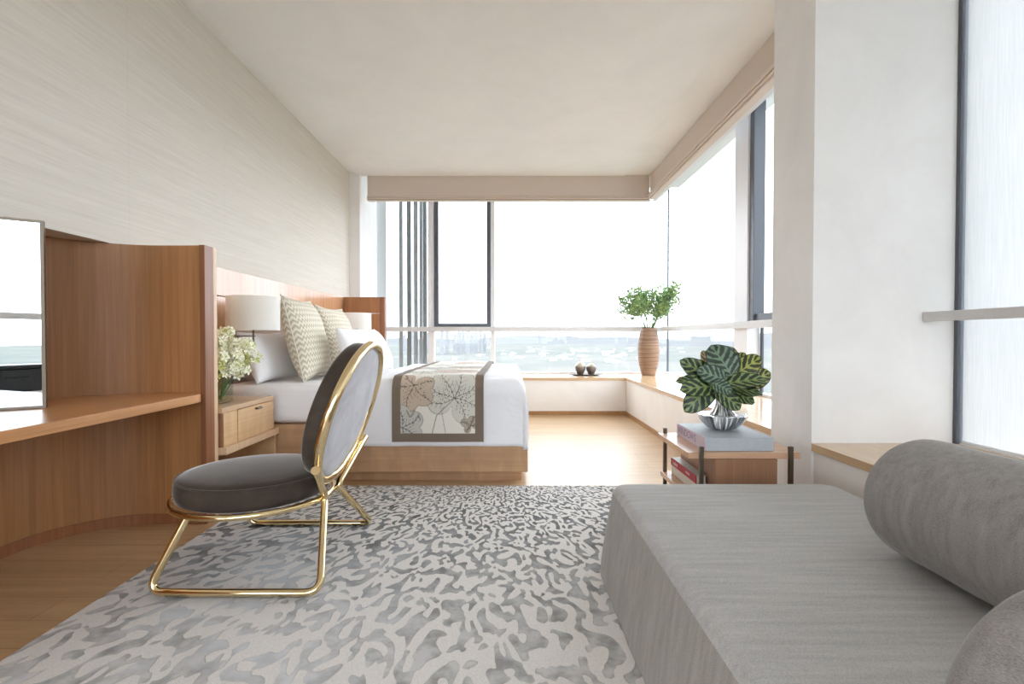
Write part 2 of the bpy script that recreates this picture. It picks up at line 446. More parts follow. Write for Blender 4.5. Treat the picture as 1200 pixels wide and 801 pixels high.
# ------------------------------------------------------------------ mesh helpers
class B:
    """collects shapes into one mesh"""
    def __init__(self):
        self.bm = bmesh.new()
        self.uvl = None
    def uv(self):
        if self.uvl is None: self.uvl = self.bm.loops.layers.uv.new('UVMap')
        return self.uvl
    def box(self, x0, x1, y0, y1, z0, z1, mi=0):
        if x0 > x1: x0, x1 = x1, x0
        if y0 > y1: y0, y1 = y1, y0
        if z0 > z1: z0, z1 = z1, z0
        v = [self.bm.verts.new(p) for p in ((x0,y0,z0),(x1,y0,z0),(x1,y1,z0),(x0,y1,z0),(x0,y0,z1),(x1,y0,z1),(x1,y1,z1),(x0,y1,z1))]
        for f in ((0,3,2,1),(4,5,6,7),(0,1,5,4),(1,2,6,5),(2,3,7,6),(3,0,4,7)):
            fc = self.bm.faces.new([v[i] for i in f]); fc.material_index = mi
        return self
    def poly(self, pts, mi=0):
        f = self.bm.faces.new([self.bm.verts.new(p) for p in pts]); f.material_index = mi
        return self
    def prism(self, pts2, z0, z1):
        n = len(pts2)
        a = [self.bm.verts.new((x, y, z0)) for x, y in pts2]
        b = [self.bm.verts.new((x, y, z1)) for x, y in pts2]
        self.bm.faces.new(a[::-1]); self.bm.faces.new(b)
        for i in range(n):
            self.bm.faces.new((a[i], a[(i+1) % n], b[(i+1) % n], b[i]))
        return self
    def lathe(self, prof, seg=48, mat=None, center=(0,0,0)):
        rings = []
        c = Vector(center)
        T = mat or Matrix.Identity(4)
        for r, z in prof:
            if r < 1e-5:
                rings.append([self.bm.verts.new(c + (T @ Vector((0, 0, z))))])
            else:
                rings.append([self.bm.verts.new(c + (T @ Vector((r*math.cos(2*PI*i/seg), r*math.sin(2*PI*i/seg), z)))) for i in range(seg)])
        for a, b in zip(rings, rings[1:]):
            for i in range(seg):
                j = (i+1) % seg
                if len(a) == 1 and len(b) == 1: continue
                if len(a) == 1: self.bm.faces.new((a[0], b[i], b[j]))
                elif len(b) == 1: self.bm.faces.new((a[i], a[j], b[0]))
                else: self.bm.faces.new((a[i], a[j], b[j], b[i]))
        return self
    def tube(self, pts, r, seg=10, closed=False, r1=None):
        P = [Vector(p) for p in pts]
        n = len(P)
        tang = []
        for i in range(n):
            if closed: d = P[(i+1) % n] - P[(i-1) % n]
            else: d = P[min(i+1, n-1)] - P[max(i-1, 0)]
            tang.append(d.normalized())
        t0 = tang[0]
        ref = Vector((0, 0, 1)) if abs(t0.z) < 0.9 else Vector((1, 0, 0))
        u = t0.cross(ref).normalized()
        rings = []
        for i in range(n):
            t = tang[i]
            u = (u - t * u.dot(t)).normalized()
            w = t.cross(u)
            rr = r if r1 is None else r + (r1 - r) * i / max(1, n-1)
            rings.append([self.bm.verts.new(P[i] + (u*math.cos(2*PI*k/seg) + w*math.sin(2*PI*k/seg)) * rr) for k in range(seg)])
        rng = range(n) if closed else range(n-1)
        for i in rng:
            a, b = rings[i], rings[(i+1) % n]
            for k in range(seg):
                self.bm.faces.new((a[k], a[(k+1) % seg], b[(k+1) % seg], b[k]))
        if not closed:
            self.bm.faces.new(rings[0][::-1]); self.bm.faces.new(rings[-1])
        return self
    def grid(self, fn, nu, nv, uvfn=None, mi=0):
        V = [[self.bm.verts.new(fn(i/nu, j/nv)) for j in range(nv+1)] for i in range(nu+1)]
        uvl = self.uv() if uvfn else None
        for i in range(nu):
            for j in range(nv):
                f = self.bm.faces.new((V[i][j], V[i+1][j], V[i+1][j+1], V[i][j+1]))
                f.material_index = mi
                if uvl:
                    for lp, (a, b) in zip(f.loops, ((i,j),(i+1,j),(i+1,j+1),(i,j+1))):
                        lp[uvl].uv = uvfn(a/nu, b/nv)
        return V
    def build(self, name, mats, parent=None, smooth=False, bevel=0.0, bseg=2, local=False, merge=0.0):
        if merge: bmesh.ops.remove_doubles(self.bm, verts=self.bm.verts, dist=merge)
        bmesh.ops.recalc_face_normals(self.bm, faces=self.bm.faces)
        me = bpy.data.meshes.new(name)
        if parent is not None and not local:
            off = wpos(parent)
            bmesh.ops.translate(self.bm, verts=self.bm.verts, vec=-off)
        self.bm.to_mesh(me); self.bm.free()
        if not isinstance(mats, (list, tuple)): mats = [mats]
        for m in mats: me.materials.append(m)
        o = bpy.data.objects.new(name, me)
        C.objects.link(o)
        if parent is not None: o.parent = parent
        if smooth:
            me.polygons.foreach_set('use_smooth', [True]*len(me.polygons))
            if smooth != 'all':
                me.set_sharp_from_angle(angle=math.radians(40))
        if bevel:
            md = o.modifiers.new('bevel', 'BEVEL'); md.width = bevel; md.segments = bseg
            md.limit_method = 'ANGLE'; md.angle_limit = math.radians(40)
            if not smooth:
                me.polygons.foreach_set('use_smooth', [True]*len(me.polygons))
                md.harden_normals = True
        return o

def wpos(o):
    p = Vector((0, 0, 0))
    while o is not None:
        p = p + o.location
        o = o.parent
    return p

def thing(name, label, cat, loc, group=None):
    o = bpy.data.objects.new(name, None); C.objects.link(o)
    o.location = loc; o.empty_display_size = 0.1
    return tag(o, label, cat, group)
def tag(o, label, cat, group=None):
    o['label'] = label; o['category'] = cat
    if group: o['group'] = group
    return o
def struct(o):
    o['kind'] = 'structure'
    return o
def sempty(name, loc):
    o = bpy.data.objects.new(name, None); C.objects.link(o); o.location = loc
    o['kind'] = 'structure'
    return o

def fillet(pts, r, n=7):
    P = [Vector(p) for p in pts]
    out = [P[0]]
    for i in range(1, len(P)-1):
        a, b, c = P[i-1], P[i], P[i+1]
        d1 = (a-b).normalized(); d2 = (c-b).normalized()
        ang = d1.angle(d2)
        t = min(r / math.tan(ang/2), 0.45*min((a-b).length, (c-b).length))
        p0 = b + d1*t; p2 = b + d2*t
        for k in range(n+1):
            s = k/n
            out.append(p0*(1-s)**2 + b*2*s*(1-s) + p2*s*s)
    out.append(P[-1])
    return out

def bez(p0, p1, p2, n):
    p0, p1, p2 = Vector(p0), Vector(p1), Vector(p2)
    return [p0*(1-t)**2 + p1*2*t*(1-t) + p2*t*t for t in [i/n for i in range(n+1)]]

# ------------------------------------------------------------------ key dimensions (metres)
CEIL = 3.10
WL = -2.08            # left wall face
NICHE_TOP = 1.487
SEAT_Z = 0.482
XL = 1.47             # window seat front (right)
YL = 6.43             # window seat front (back)
XG, YG = 2.22, 7.10   # glazing planes
YC0, YC1 = 2.45, 2.83 # column
YR = -3.2             # rear wall

# ------------------------------------------------------------------ room shell
struct(B().box(-2.5, 2.35, YR-0.1, 7.2, -0.1, 0.0).build('floor', M['floor']))
struct(B().box(-2.012, 1.497, YR, 6.615, CEIL, CEIL+0.12).build('ceiling', M['ceiling']))
struct(B().box(1.505, 2.4, YR, 7.2, CEIL+0.018, CEIL+0.14).box(-2.4, 1.505, 6.617, 7.2, CEIL+0.18, CEIL+0.3)
       .box(-2.4, -2.0121, YR, 6.7, CEIL+0.02, CEIL+0.3).build('ceiling_edge', M['ceiling']))
struct(B().box(WL-0.25, WL, YR, 6.53, NICHE_TOP, CEIL+0.2).box(WL-0.25, WL, 2.70, 6.53, 0, NICHE_TOP).build('wall_left', M['wallpaper']))
struct(B().box(WL-0.3, -1.945, 6.53, 7.3, 0, CEIL+0.2).build('wall_back', M['plaster']))
struct(B().box(XL, 2.36, YC0, YC1, 0, CEIL+0.1).build('wall_right', M['plaster']))
struct(B().box(-2.6, -2.02, YR-0.1, YR, 0, CEIL+0.2).box(2.02, 2.4, YR-0.1, YR, 0, CEIL+0.2).box(-2.02, 2.02, YR-0.1, YR, 0, 0.12).box(-2.02, 2.02, YR-0.1, YR, 2.95, CEIL+0.2).build('wall_rear', M['plaster']))

# window seat along the far corner (L shaped) and the near bay
ws = thing('window_seat', 'white L-shaped window seat with oak top below the corner windows', 'window seat', (XL, YL, 0))
B().prism([(-1.94, YL+0.012), (XL+0.012, YL+0.012), (XL+0.012, YC1), (2.3, YC1), (2.3, 7.16), (-1.94, 7.16)], 0.0, SEAT_Z-0.038).build('base', M['plaster_cool'], ws)
B().prism([(-1.94, YL), (XL, YL), (XL, YC1), (2.3, YC1), (2.3, 7.16), (-1.94, 7.16)], SEAT_Z-0.038, SEAT_Z).build('seat_top', M['oak_top'], ws, bevel=0.002)
ws2 = thing('window_seat', 'oak-topped window seat in the near bay behind the grey bolster', 'window seat', (XL, 0, 0))
B().box(XL+0.012, 2.3, YR, YC0, 0, SEAT_Z-0.038).build('base', M['plaster_cool'], ws2)
B().box(XL, 2.3, 1.985, YC0, SEAT_Z-0.038, SEAT_Z).box(XL, 2.3, YR, 1.982, SEAT_Z-0.038, SEAT_Z).build('seat_top', M['oak_top'], ws2, bevel=0.002)
struct(B().box(-1.94, XL, YL+0.002, YL+0.012, 0, 0.05).build('baseboard_back', M['skirt']))
struct(B().box(XL+0.002, XL+0.012, YC1, YL+0.002, 0, 0.05).build('baseboard_right', M['skirt']))

# ------------------------------------------------------------------ windows
W1 = sempty('window_1', (0, YG, 1))
def wpart(b, name, m, root, **k):
    return b.build(name, m, root, **k)
wpart(B().box(-1.93, -1.10, YG-0.006, YG+0.006, SEAT_Z, 3.3).box(-0.25, XG, YG-0.006, YG+0.006, SEAT_Z, 3.3).box(-1.10, -0.25, YG-0.006, YG+0.006, SEAT_Z, 1.12), 'pane', M['pane'], W1)
wpart(B().box(-1.93, 2.03, YG-0.12, YG-0.07, 1.074, 1.140), 'transom', M['rail'], W1, bevel=0.003)
wpart(B().box(-1.150, -1.062, YG-0.07, YG+0.04, SEAT_Z, 3.25), 'mullion', M['white_alu'], W1, bevel=0.003)
wpart(B().box(-0.275, -0.215, YG-0.07, YG+0.04, SEAT_Z, 3.25), 'mullion', M['white_alu'], W1, bevel=0.003)
wpart(B().box(-1.93, XG, YG-0.03, YG+0.03, SEAT_Z, SEAT_Z+0.025), 'sill_bead', M['white_alu'], W1)
wpart(B().box(XG-0.012, XG+0.010, YG-0.014, YG+0.012, SEAT_Z, 3.25), 'corner_joint', M['dark_alu'], W1)
s = wpart(B().box(-1.060, -1.000, YG-0.085, YG-0.02, 1.135, 3.2).box(-0.330, -0.276, YG-0.085, YG-0.02, 1.135, 3.2)
      .box(-1.0, -0.33, YG-0.085, YG-0.02, 1.135, 1.187).box(-1.0, -0.33, YG-0.085, YG-0.02, 3.14, 3.2), 'sash', M['dark_alu'], W1, bevel=0.003)
wpart(B().box(-1.0, -0.33, YG-0.056, YG-0.046, 1.187, 3.14), 'pane', M['pane'], W1)
# ribbed metal fins outside the left end of the window
YF = 7.34
def fx(px): return (px - 598) / 590.0 * YF
for a, b_, m, dep in ((441, 453, 'fin_light', 0.0), (467.8, 472.2, 'fin_mid', 0), (477, 482, 'fin_dark', 0), (485, 489.8, 'fin_mid', 0), (491.4, 495.4, 'fin_mid', 0), (495.6, 500, 'fin_dark', 0.02)):
    wpart(B().box(fx(a), fx(b_), YF+dep, YF+dep+0.03, 0.45, 3.6), 'fin', M[m], W1)

W2 = sempty('window_2', (XG, 5, 1))
wpart(B().box(XG-0.006, XG+0.006, YC1, YG, SEAT_Z, 3.3), 'pane', M['pane'], W2)
wpart(B().box(2.03, 2.08, YC1, YG-0.07, 1.074, 1.136), 'transom', M['rail'], W2, bevel=0.003)
wpart(B().box(2.085, 2.20, 4.44, 4.70, SEAT_Z, 3.25), 'mullion', M['white_alu'], W2, bevel=0.003)
wpart(B().box(XG-0.03, XG+0.03, YC1, YG, SEAT_Z, SEAT_Z+0.025), 'sill_bead', M['white_alu'], W2)
wpart(B().box(2.10, 2.20, 4.36, 4.435, 1.135, 3.2).box(2.12, 2.20, YC1, YC1+0.07, 1.135, 3.2).box(2.12, 2.20, YC1+0.07, 4.36, 1.135, 1.20).box(2.12, 2.20, YC1+0.07, 4.36, 3.13, 3.2), 'sash', M['dark_alu'], W2, bevel=0.004)
wpart(B().box(2.20, 2.214, 4.395, 4.435, SEAT_Z, 1.10), 'gasket', M['dark_alu'], W2)

XN = 2.157
W3 = sempty('window_3', (XN, 0, 1))
wpart(B().box(XN+0.05, XN+0.06, YR, YC0-0.002, SEAT_Z, 3.2), 'pane', M['pane'], W3)
wpart(B().box(2.0, 2.05, YR+0.01, YC0-0.004, 1.075, 1.120), 'transom', M['rail'], W3, bevel=0.003)
wpart(B().box(XN+0.0, XN+0.06, YC0-0.022, YC0-0.002, SEAT_Z, 3.2), 'jamb', M['dark_alu'], W3)
wpart(B().box(XN+0.01, XN+0.08, YR, YC0-0.03, SEAT_Z, SEAT_Z+0.007), 'sill_bead', M['white_alu'], W3)
for y in (0.2, -1.5):
    wpart(B().box(XN+0.02, XN+0.08, y-0.03, y+0.03, SEAT_Z, 3.2), 'mullion', M['white_alu'], W3)
W4 = sempty('fill_window', (0, YR, 1))  # unseen rear window, added to let fill daylight in behind the camera
wpart(B().box(-2.02, 2.02, YR-0.06, YR-0.05, 0.12, 2.95), 'pane', M['pane'], W4)
wpart(B().box(-2.02, 2.02, YR-0.05, YR+0.0, 1.22, 1.30), 'transom', M['rail'], W4)
for x in (-1.99, -0.95, 1.0, 1.99):
    wpart(B().box(x-0.03, x+0.03, YR-0.09, YR-0.02, 0.12, 2.95), 'mullion', M['white_alu'], W4)
sc_ = thing('roller_screen', 'sheer pale roller screen drawn down over the near bay window', 'window screen', (XN+0.02, -0.3, 3.1))
B().box(XN+0.022, XN+0.024, YR+0.02, YC0-0.03, SEAT_Z+0.014, 3.08).build('screen_fabric', M['screen'], sc_)
B().box(XN+0.015, XN+0.031, YR+0.02, YC0-0.03, SEAT_Z+0.009, SEAT_Z+0.018).build('hem_bar', M['white_alu'], sc_)
B().tube([(XN+0.03, YR+0.02, 3.085), (XN+0.03, YC0-0.03, 3.085)], 0.022, 14).build('roller', M['white_alu'], sc_, smooth=True)

# roman blinds drawn up
def blind_prof(y0, z_bot):
    """folded lower edge: list of (depth, z) going down"""
    return None
rb = thing('roman_blind', 'raised beige roman blind above the wide window behind the bed', 'blind', (0, 6.66, 3.2))
zb = 2.785
B().box(-1.877, 1.83, 6.64, 6.665, zb+0.065, 3.25).build('fabric_panel', M['blind'], rb, bevel=0.004)
for k, (dy, z0, z1) in enumerate(((0.0, 0.042, 0.066), (-0.016, 0.018, 0.036), (0.0, 0.0, 0.012))):
    B().box(-1.880, 1.825+0.012*k, 6.622+dy, 6.70, zb+z0, zb+z1).build('fold', M['blind_fold'], rb, bevel=0.008)
rb2 = thing('roman_blind', 'raised beige roman blind above the right-hand corner window by the column', 'blind', (1.84, 5, 3.2))
zc = 2.79
B().box(1.83, 1.855, YC1+0.003, 6.63, zc+0.085, 3.115).build('fabric_panel', M['blind'], rb2, bevel=0.004)
for k, (dx, z0, z1) in enumerate(((-0.012, 0.070, 0.090), (-0.022, 0.046, 0.064), (-0.016, 0.022, 0.040), (0.0, 0.0, 0.016))):
    B().box(1.813+dx, 1.89, YC1+0.003, 6.612-0.006*k, zc+z0, zc+z1).build('fold', M['blind_fold'], rb2, bevel=0.008)
B().box(1.90, 1.96, YC1+0.003, 6.8, zc+0.03, 3.115).build('headrail', M['white_alu'], rb2)

# ------------------------------------------------------------------ curved timber niche, desk, mirror
curve = []
for p in ((-1.651, 2.683), (-1.75, 2.687), (-1.86, 2.686)): curve.append(p)
for k in range(1, 15):
    a = PI/2 + (PI/2) * k/14
    curve.append((-1.86 + 0.44*math.cos(a), 2.246 + 0.44*math.sin(a)))
for y in (2.0, 1.5, 1.0, 0.4, -0.4): curve.append((-2.30, y))
def offs(path, d):
    out = []
    for i, p in enumerate(path):
        a = Vector(path[max(i-1, 0)]); b = Vector(path[min(i+1, len(path)-1)])
        t = (b-a).normalized()
        n = Vector((t.y, -t.x))
        out.append((p[0]+n.x*d, p[1]+n.y*d))
    return out
def wallstrip(path, d, z0, z1):
    o = offs(path, d)
    return B().prism(list(path) + o[::-1], z0, z1)
ns = thing('timber_screen', 'curved dark-veneer timber screen wrapping the desk niche by the gold chair', 'wood screen', (-1.85, 2.68, 0))
wallstrip(curve, 0.03, 0, NICHE_TOP-0.001).build('curved_panel', M['niche'], ns, smooth=True)
inner = offs(curve, -0.006)
wallstrip(inner, 0.006, 0.0, 0.055).build('plinth_strip', M['niche_end'], ns, smooth=True)
B().box(-2.07, -1.651, 2.717, 2.752, 0, NICHE_TOP).box(-1.650, -1.620, 2.674, 2.752, 0, NICHE_TOP+0.0005).build('end_panel', M['niche_end'], ns, bevel=0.002)
B().box(-2.07, -1.620, 2.7525, 2.785, 0, NICHE_TOP).build('backing_panel', M['light_edge'], ns, bevel=0.002)

dk = thing('desk', 'fitted timber desk shelf inside the curved niche under the mirror', 'desk', (-1.9, 1.2, 0.70))
deskpts = [p for p in offs(curve, -0.001)][1:]
edge_front = [(-1.620, -0.4), (-1.620, 2.52)] + [(-1.62-0.02*(1-math.cos(a)), 2.52+0.155*math.sin(a)) for a in (0.5, 1.0, 1.57)]
B().prism([(-1.654, 2.673)] + deskpts + edge_front[:2] + [(-1.622, 2.60), (-1.632, 2.65)], 0.657, 0.70).build('worktop', M['desk'], dk, bevel=0.003)
B().box(-2.28, -2.05, -0.38, -0.34, 0.002, 0.657).build('support_panel', M['niche_end'], dk)

mr = thing('desk_mirror', 'tall bronze-framed mirror standing on the timber desk', 'mirror', (-2.0, 2.06, 0.70))
p1 = Vector((-1.962, 2.125)); dirm = Vector((-0.113, -0.078)).normalized()
def mirror_box(b, s0, s1, t0, t1, z0, z1):
    n = Vector((-dirm.y, dirm.x))
    if n.x < 0: n = -n
    pts = [p1+dirm*s0+n*t0, p1+dirm*s1+n*t0, p1+dirm*s1+n*t1, p1+dirm*s0+n*t1]
    return b.prism([(p.x, p.y) for p in pts], z0, z1)
bf = B()
MW = 0.37
mirror_box(bf, 0, 0.012, -0.03, 0.006, 0.701, 1.487); mirror_box(bf, MW-0.012, MW, -0.03, 0.006, 0.701, 1.487)
mirror_box(bf, 0.012, MW-0.012, -0.03, 0.006, 0.701, 0.711); mirror_box(bf, 0.012, MW-0.012, -0.03, 0.006, 1.477, 1.487)
bf.build('frame', M['bronze'], mr)
mirror_box(B(), 0.012, MW-0.012, -0.004, 0.0, 0.711, 1.477).build('mirror_glass', M['mirror'], mr)
mirror_box(B(), 0.006, MW-0.006, -0.026, -0.008, 0.708, 1.48).build('back_board', M['niche_end'], mr)

bc = thing('mirror_stand_in', 'long black lidded case, stand-in for the dark shape in the desk mirror', 'case', (0.2, -2.95, 0.351))  # invented box, gives the desk mirror its dark reflection
B().box(-0.9, 1.3, -3.08, -2.78, 0.351, 0.62).build('body', M['case'], bc, bevel=0.02)
B().box(-0.905, 1.305, -3.085, -2.775, 0.622, 0.67).build('lid', M['case'], bc, bevel=0.015)
B().tube(fillet([(0.1, -2.781, 0.52), (0.1, -2.75, 0.52), (0.3, -2.75, 0.52), (0.3, -2.781, 0.52)], 0.01), 0.006, 8).build('handle', M['case'], bc, smooth=True)
struct(B().box(-1.9, 1.45, YR+0.001, -2.72, 0, 0.35).build('sill', M['plaster_cool']))

# ------------------------------------------------------------------ headboard wall
YS = 6.18
hb = thing('headboard', 'wide fixed timber headboard panelling on the wall behind the bed', 'headboard', (WL, 4.5, 0))
B().box(WL+0.002, WL+0.034, 2.79, 6.17, 1.291, NICHE_TOP).build('top_band', M['head'], hb, bevel=0.002)
B().box(WL+0.002, WL+0.026, 3.64, 5.95, 0.05, 1.286).build('padded_panel', M['padded'], hb, bevel=0.006)
B().box(WL+0.002, WL+0.030, 2.79, 3.635, 0.05, 1.286).build('side_panel', M['head'], hb, bevel=0.002)
B().box(WL+0.002, WL+0.030, 5.955, 6.17, 0.05, 1.286).build('side_panel', M['head'], hb, bevel=0.002)
fs = thing('timber_screen', 'short reddish timber screen at the far end of the bed by the window', 'wood screen', (-1.8, YS, 0))
B().box(-2.078, -1.60, YS, YS+0.035, 1.291, NICHE_TOP).build('top_band', M['head_x'], fs, bevel=0.002)
B().box(-2.078, -1.60, YS, YS+0.035, 0.0, 1.286).build('lower_panel', M['head_x'], fs, bevel=0.002)
B().box(-1.598, -1.54, YS-0.004, YS+0.06, 0, NICHE_TOP+0.001).build('end_post', M['niche_end'], fs, bevel=0.002)

# ------------------------------------------------------------------ nightstand
nt = thing('nightstand', 'pale wood nightstand with one drawer between timber screen and bed', 'nightstand', (-1.8, 3.1, 0))
xf = -1.60
B().box(-2.04, xf, 2.79, 3.40, 0.575, 0.603).build('top', M['night_top'], nt, bevel=0.002)
B().box(-2.04, xf+0.022, 2.79, 3.425, 0.342, 0.383).build('shelf', M['light_edge'], nt, bevel=0.002)
B().box(-2.04, xf-0.004, 2.79, 2.808, 0.384, 0.574).build('side_panel', M['night_side'], nt)
B().box(-2.02, xf-0.004, 2.81, 2.95, 0.385, 0.573).build('fixed_panel', M['night'], nt, bevel=0.001)
dr = B().box(-2.02, xf, 2.953, 3.396, 0.385, 0.571).build('drawer', M['night'], nt, bevel=0.001)
B().tube(fillet([(xf-0.001, 3.155, 0.552), (xf+0.014, 3.155, 0.552), (xf+0.014, 3.205, 0.552), (xf-0.001, 3.205, 0.552)], 0.005), 0.007, 8).build('handle', M['bronze'], dr, smooth=True)
B().box(-2.04, xf+0.005, 3.395, 3.42, 0.0, 0.341).build('support_panel', M['night'], nt)
B().box(-2.045, -2.02, 2.79, 3.39, 0.0, 0.341).build('back_panel', M['night_side'], nt)

# ------------------------------------------------------------------ bed
bed = thing('bed', 'platform bed with pale wood base and white mattress under the headboard', 'bed', (-0.95, 4.4, 0))
B().box(-2.035, 0.12, 3.43, 5.40, 0.075, 0.395).build('bed_base', M['bed'], bed, bevel=0.003)
B().box(-2.03, 0.075, 3.50, 5.33, 0.0, 0.074).build('plinth', M['bed'], bed)
def rbox_surface(x0, x1, y0, y1, z0, z1, r, wob, seed):
    """soft rounded slab"""
    b = B()
    bmesh.ops.create_cube(b.bm, size=1.0, matrix=Matrix.Translation(((x0+x1)/2, (y0+y1)/2, (z0+z1)/2)) @ Matrix.Diagonal((x1-x0, y1-y0, z1-z0, 1)))
    bmesh.ops.bevel(b.bm, geom=b.bm.edges[:], offset=r, segments=5, affect='EDGES', profile=0.5)
    return b
rbox_surface(-2.04, 0.04, 3.475, 5.34, 0.397, 0.664, 0.06, 0, 1).build('mattress', M['sheet'], bed, smooth='all')

def drape_point(a, b, xe, y0, y1, zt, r, wob=0.0, seed=0.0, x_end=True):
    """flat cloth coordinate (a,b) wrapped over the mattress edges (x=xe, y=y0, y=y1)"""
    def wrap(d):
        if d <= 0: return 0.0, 0.0
        if d < r*PI/2: return r*math.sin(d/r), r*(1-math.cos(d/r))
        return r, r + (d - r*PI/2)
    dx = max(0.0, a - (xe - r)) if x_end else 0.0
    dn = max(0.0, (y0 + r) - b)
    df = max(0.0, b - (y1 - r))
    hx, vx = wrap(dx); hn, vn = wrap(dn); hf, vf = wrap(df)
    x = (a if dx <= 0 else xe - r + hx)
    y = b
    if dn > 0: y = y0 + r - hn
    if df > 0: y = y1 - r + hf
    side = max(vn, vf)
    drop = max(vx, side)
    if vx > 0 and side > 0:   # corner rounding: pull in
        k = min(vx, side) / (r + 1e-6)
        drop = max(vx, side) + 0.25*min(vx, side, r)
    z = zt - drop
    if wob:
        fl = mnoise.noise(Vector((a*2.3+seed, b*2.3, seed)))
        hang = min(1.0, drop/0.25)
        w = wob*(fl + 0.6*mnoise.noise(Vector((a*5.5, b*5.5, seed+4))))
        if side > r and side >= vx:
            sgn = -1 if dn > 0 else 1
            y += sgn*abs(wob)*0.9*(0.5+0.5*math.sin(a*17+seed+1.5*fl))*hang
        elif vx > r:
            x += abs(wob)*0.9*(0.5+0.5*math.sin(b*15+seed+1.5*fl))*hang
        z += w*(1-hang)
    return Vector((x, y, z))
db = B()
A0, A1, B0, B1 = -1.02, 0.52, 2.985, 5.85
ZT = 0.712
db.grid(lambda u, v: drape_point(A0 + (A1-A0)*u, B0 + (B1-B0)*v, 0.105, 3.40, 5.44, ZT, 0.085, 0.012, 3.0), 70, 120)
dv = db.build('duvet', M['duvet'], None, smooth='all')
md = dv.modifiers.new('thick', 'SOLIDIFY'); md.thickness = 0.018; md.offset = -1
tag(dv, 'white duvet spread over the foot half of the bed', 'duvet')

# ---- leaf printed bed runner: printed cloth with a real printed pattern (colour attribute)
def seg_dist(px, py, ax, ay, bx, by):
    dx, dy = bx-ax, by-ay
    L = dx*dx + dy*dy
    t = 0 if L == 0 else max(0, min(1, ((px-ax)*dx + (py-ay)*dy)/L))
    return math.hypot(px-ax-t*dx, py-ay-t*dy), t
def make_leaf(cx, cy, ang, size, lobes, seed):
    r_ = random.Random(seed)
    veins = []; rad = []
    for k in range(lobes):
        a = ang + (k - (lobes-1)/2) * (2*PI*0.82/lobes)
        l = size*(1.0 - 0.32*abs(k-(lobes-1)/2)/(lobes/2))*r_.uniform(0.9, 1.1)
        pts = [(cx, cy)]
        for s in range(1, 7):
            aa = a + 0.12*math.sin(s*0.9 + k)
            pts.append((cx + math.cos(aa)*l*s/6, cy + math.sin(aa)*l*s/6))
        for p, q in zip(pts, pts[1:]): veins.append((*p, *q, 0.0027))
        for s in range(1, 6):
            for sg in (-1, 1):
                aa = a + sg*0.75
                ll = l*0.36*(1 - s/9)
                p = pts[s]
                veins.append((p[0], p[1], p[0]+math.cos(aa)*ll, p[1]+math.sin(aa)*ll, 0.0013))
        rad.append((a, l))
    return dict(cx=cx, cy=cy, veins=veins, rad=rad, size=size)
def leaf_edge(L, ang):
    m = 0
    for a, l in L['rad']:
        d = abs((ang - a + PI) % (2*PI) - PI)
        m = max(m, l*1.04*max(0.0, math.cos(min(PI/2, d*1.5)))**0.75)
    return m
RW, RH = 0.615, 0.42
leaves_print = [make_leaf(0.42, 0.235, 1.25, 0.235, 7, 2), make_leaf(0.145, 0.325, -1.9, 0.17, 5, 5), make_leaf(0.07, 0.035, 0.6, 0.16, 5, 9), make_leaf(0.53, 0.05, 2.0, 0.07, 4, 11),
                make_leaf(0.15, 0.62, 0.8, 0.22, 7, 13), make_leaf(0.45, 0.80, 3.6, 0.24, 7, 17), make_leaf(0.16, 1.08, 1.2, 0.22, 7, 19), make_leaf(0.44, 1.32, -1.2, 0.22, 7, 23), make_leaf(0.18, 1.62, 0.4, 0.22, 7, 29), make_leaf(0.42, 1.95, 2.0, 0.22, 7, 31)]
stems_print = [(0.42, 0.235, 0.30, 0.12, 0.003), (0.30, 0.12, 0.27, 0.0, 0.003), (0.33, 0.17, 0.36, 0.0, 0.002), (0.10, 0.15, 0.12, 0.11, 0.006), (0.15, 0.15, 0.13, 0.115, 0.006), (0.18, 0.12, 0.19, 0.09, 0.005)]
cream = Vector((lin(226), lin(221), lin(211))); ink = Vector((lin(92), lin(90), lin(86))); taupe = Vector((lin(124), lin(110), lin(96)))
fills = [Vector((lin(208), lin(205), lin(194))), Vector((lin(196), lin(178), lin(160))), Vector((lin(196), lin(194), lin(186))), Vector((lin(178), lin(166), lin(148)))]
BW = 0.058
def print_col(u, v, vmax):
    """u, v in metres on the cloth"""
    if u < BW or u > RW-BW or v < BW or v > vmax-BW: return taupe
    x, y = u-0.0, v-BW
    col = cream
    for i, L in enumerate(leaves_print):
        dx, dy = x-L['cx'], y-L['cy']
        d = math.hypot(dx, dy)
        if d > L['size']*1.25: continue
        e = leaf_edge(L, math.atan2(dy, dx))
        if d < e: col = fills[i % 4]
        if abs(d-e) < 0.0028 and d > 0.02: col = ink.lerp(fills[i % 4], 0.45)
        for ax, ay, bx, by, w in L['veins']:
            dd, t = seg_dist(x, y, ax, ay, bx, by)
            if dd < w*(1-0.45*t): col = ink
    if y < 0.30:
        for ax, ay, bx, by, w in stems_print:
            dd, t = seg_dist(x, y, ax, ay, bx, by)
            if dd < w: col = ink.lerp(cream, 0.3)
    return col
rbm = B()
cl = rbm.bm.verts.layers.float_color.new('Col')
ra0, ra1 = -0.795, -0.18
rb0, rb1 = 2.985, 5.80
NU, NV = 200, 330
def vmap(v):   # finer rows on the near side
    return rb0 + (rb1-rb0)*(v**1.7)
V = rbm.grid(lambda u, v: drape_point(ra0 + (ra1-ra0)*u, vmap(v), 0.4, 3.382, 5.458, ZT+0.022, 0.10, 0.006, 9.0, False), NU, NV)
for i in range(NU+1):
    for j in range(NV+1):
        c = print_col(RW*i/NU, vmap(j/NV)-rb0, rb1-rb0)
        V[i][j][cl] = (c.x, c.y, c.z, 1)
ro = rbm.build('bed_runner', M['runner'], None, smooth='all')
md = ro.modifiers.new('thick', 'SOLIDIFY'); md.thickness = 0.006; md.offset = 1
tag(ro, 'cream bed runner printed with grey leaves, taupe border, across the duvet', 'bed runner')

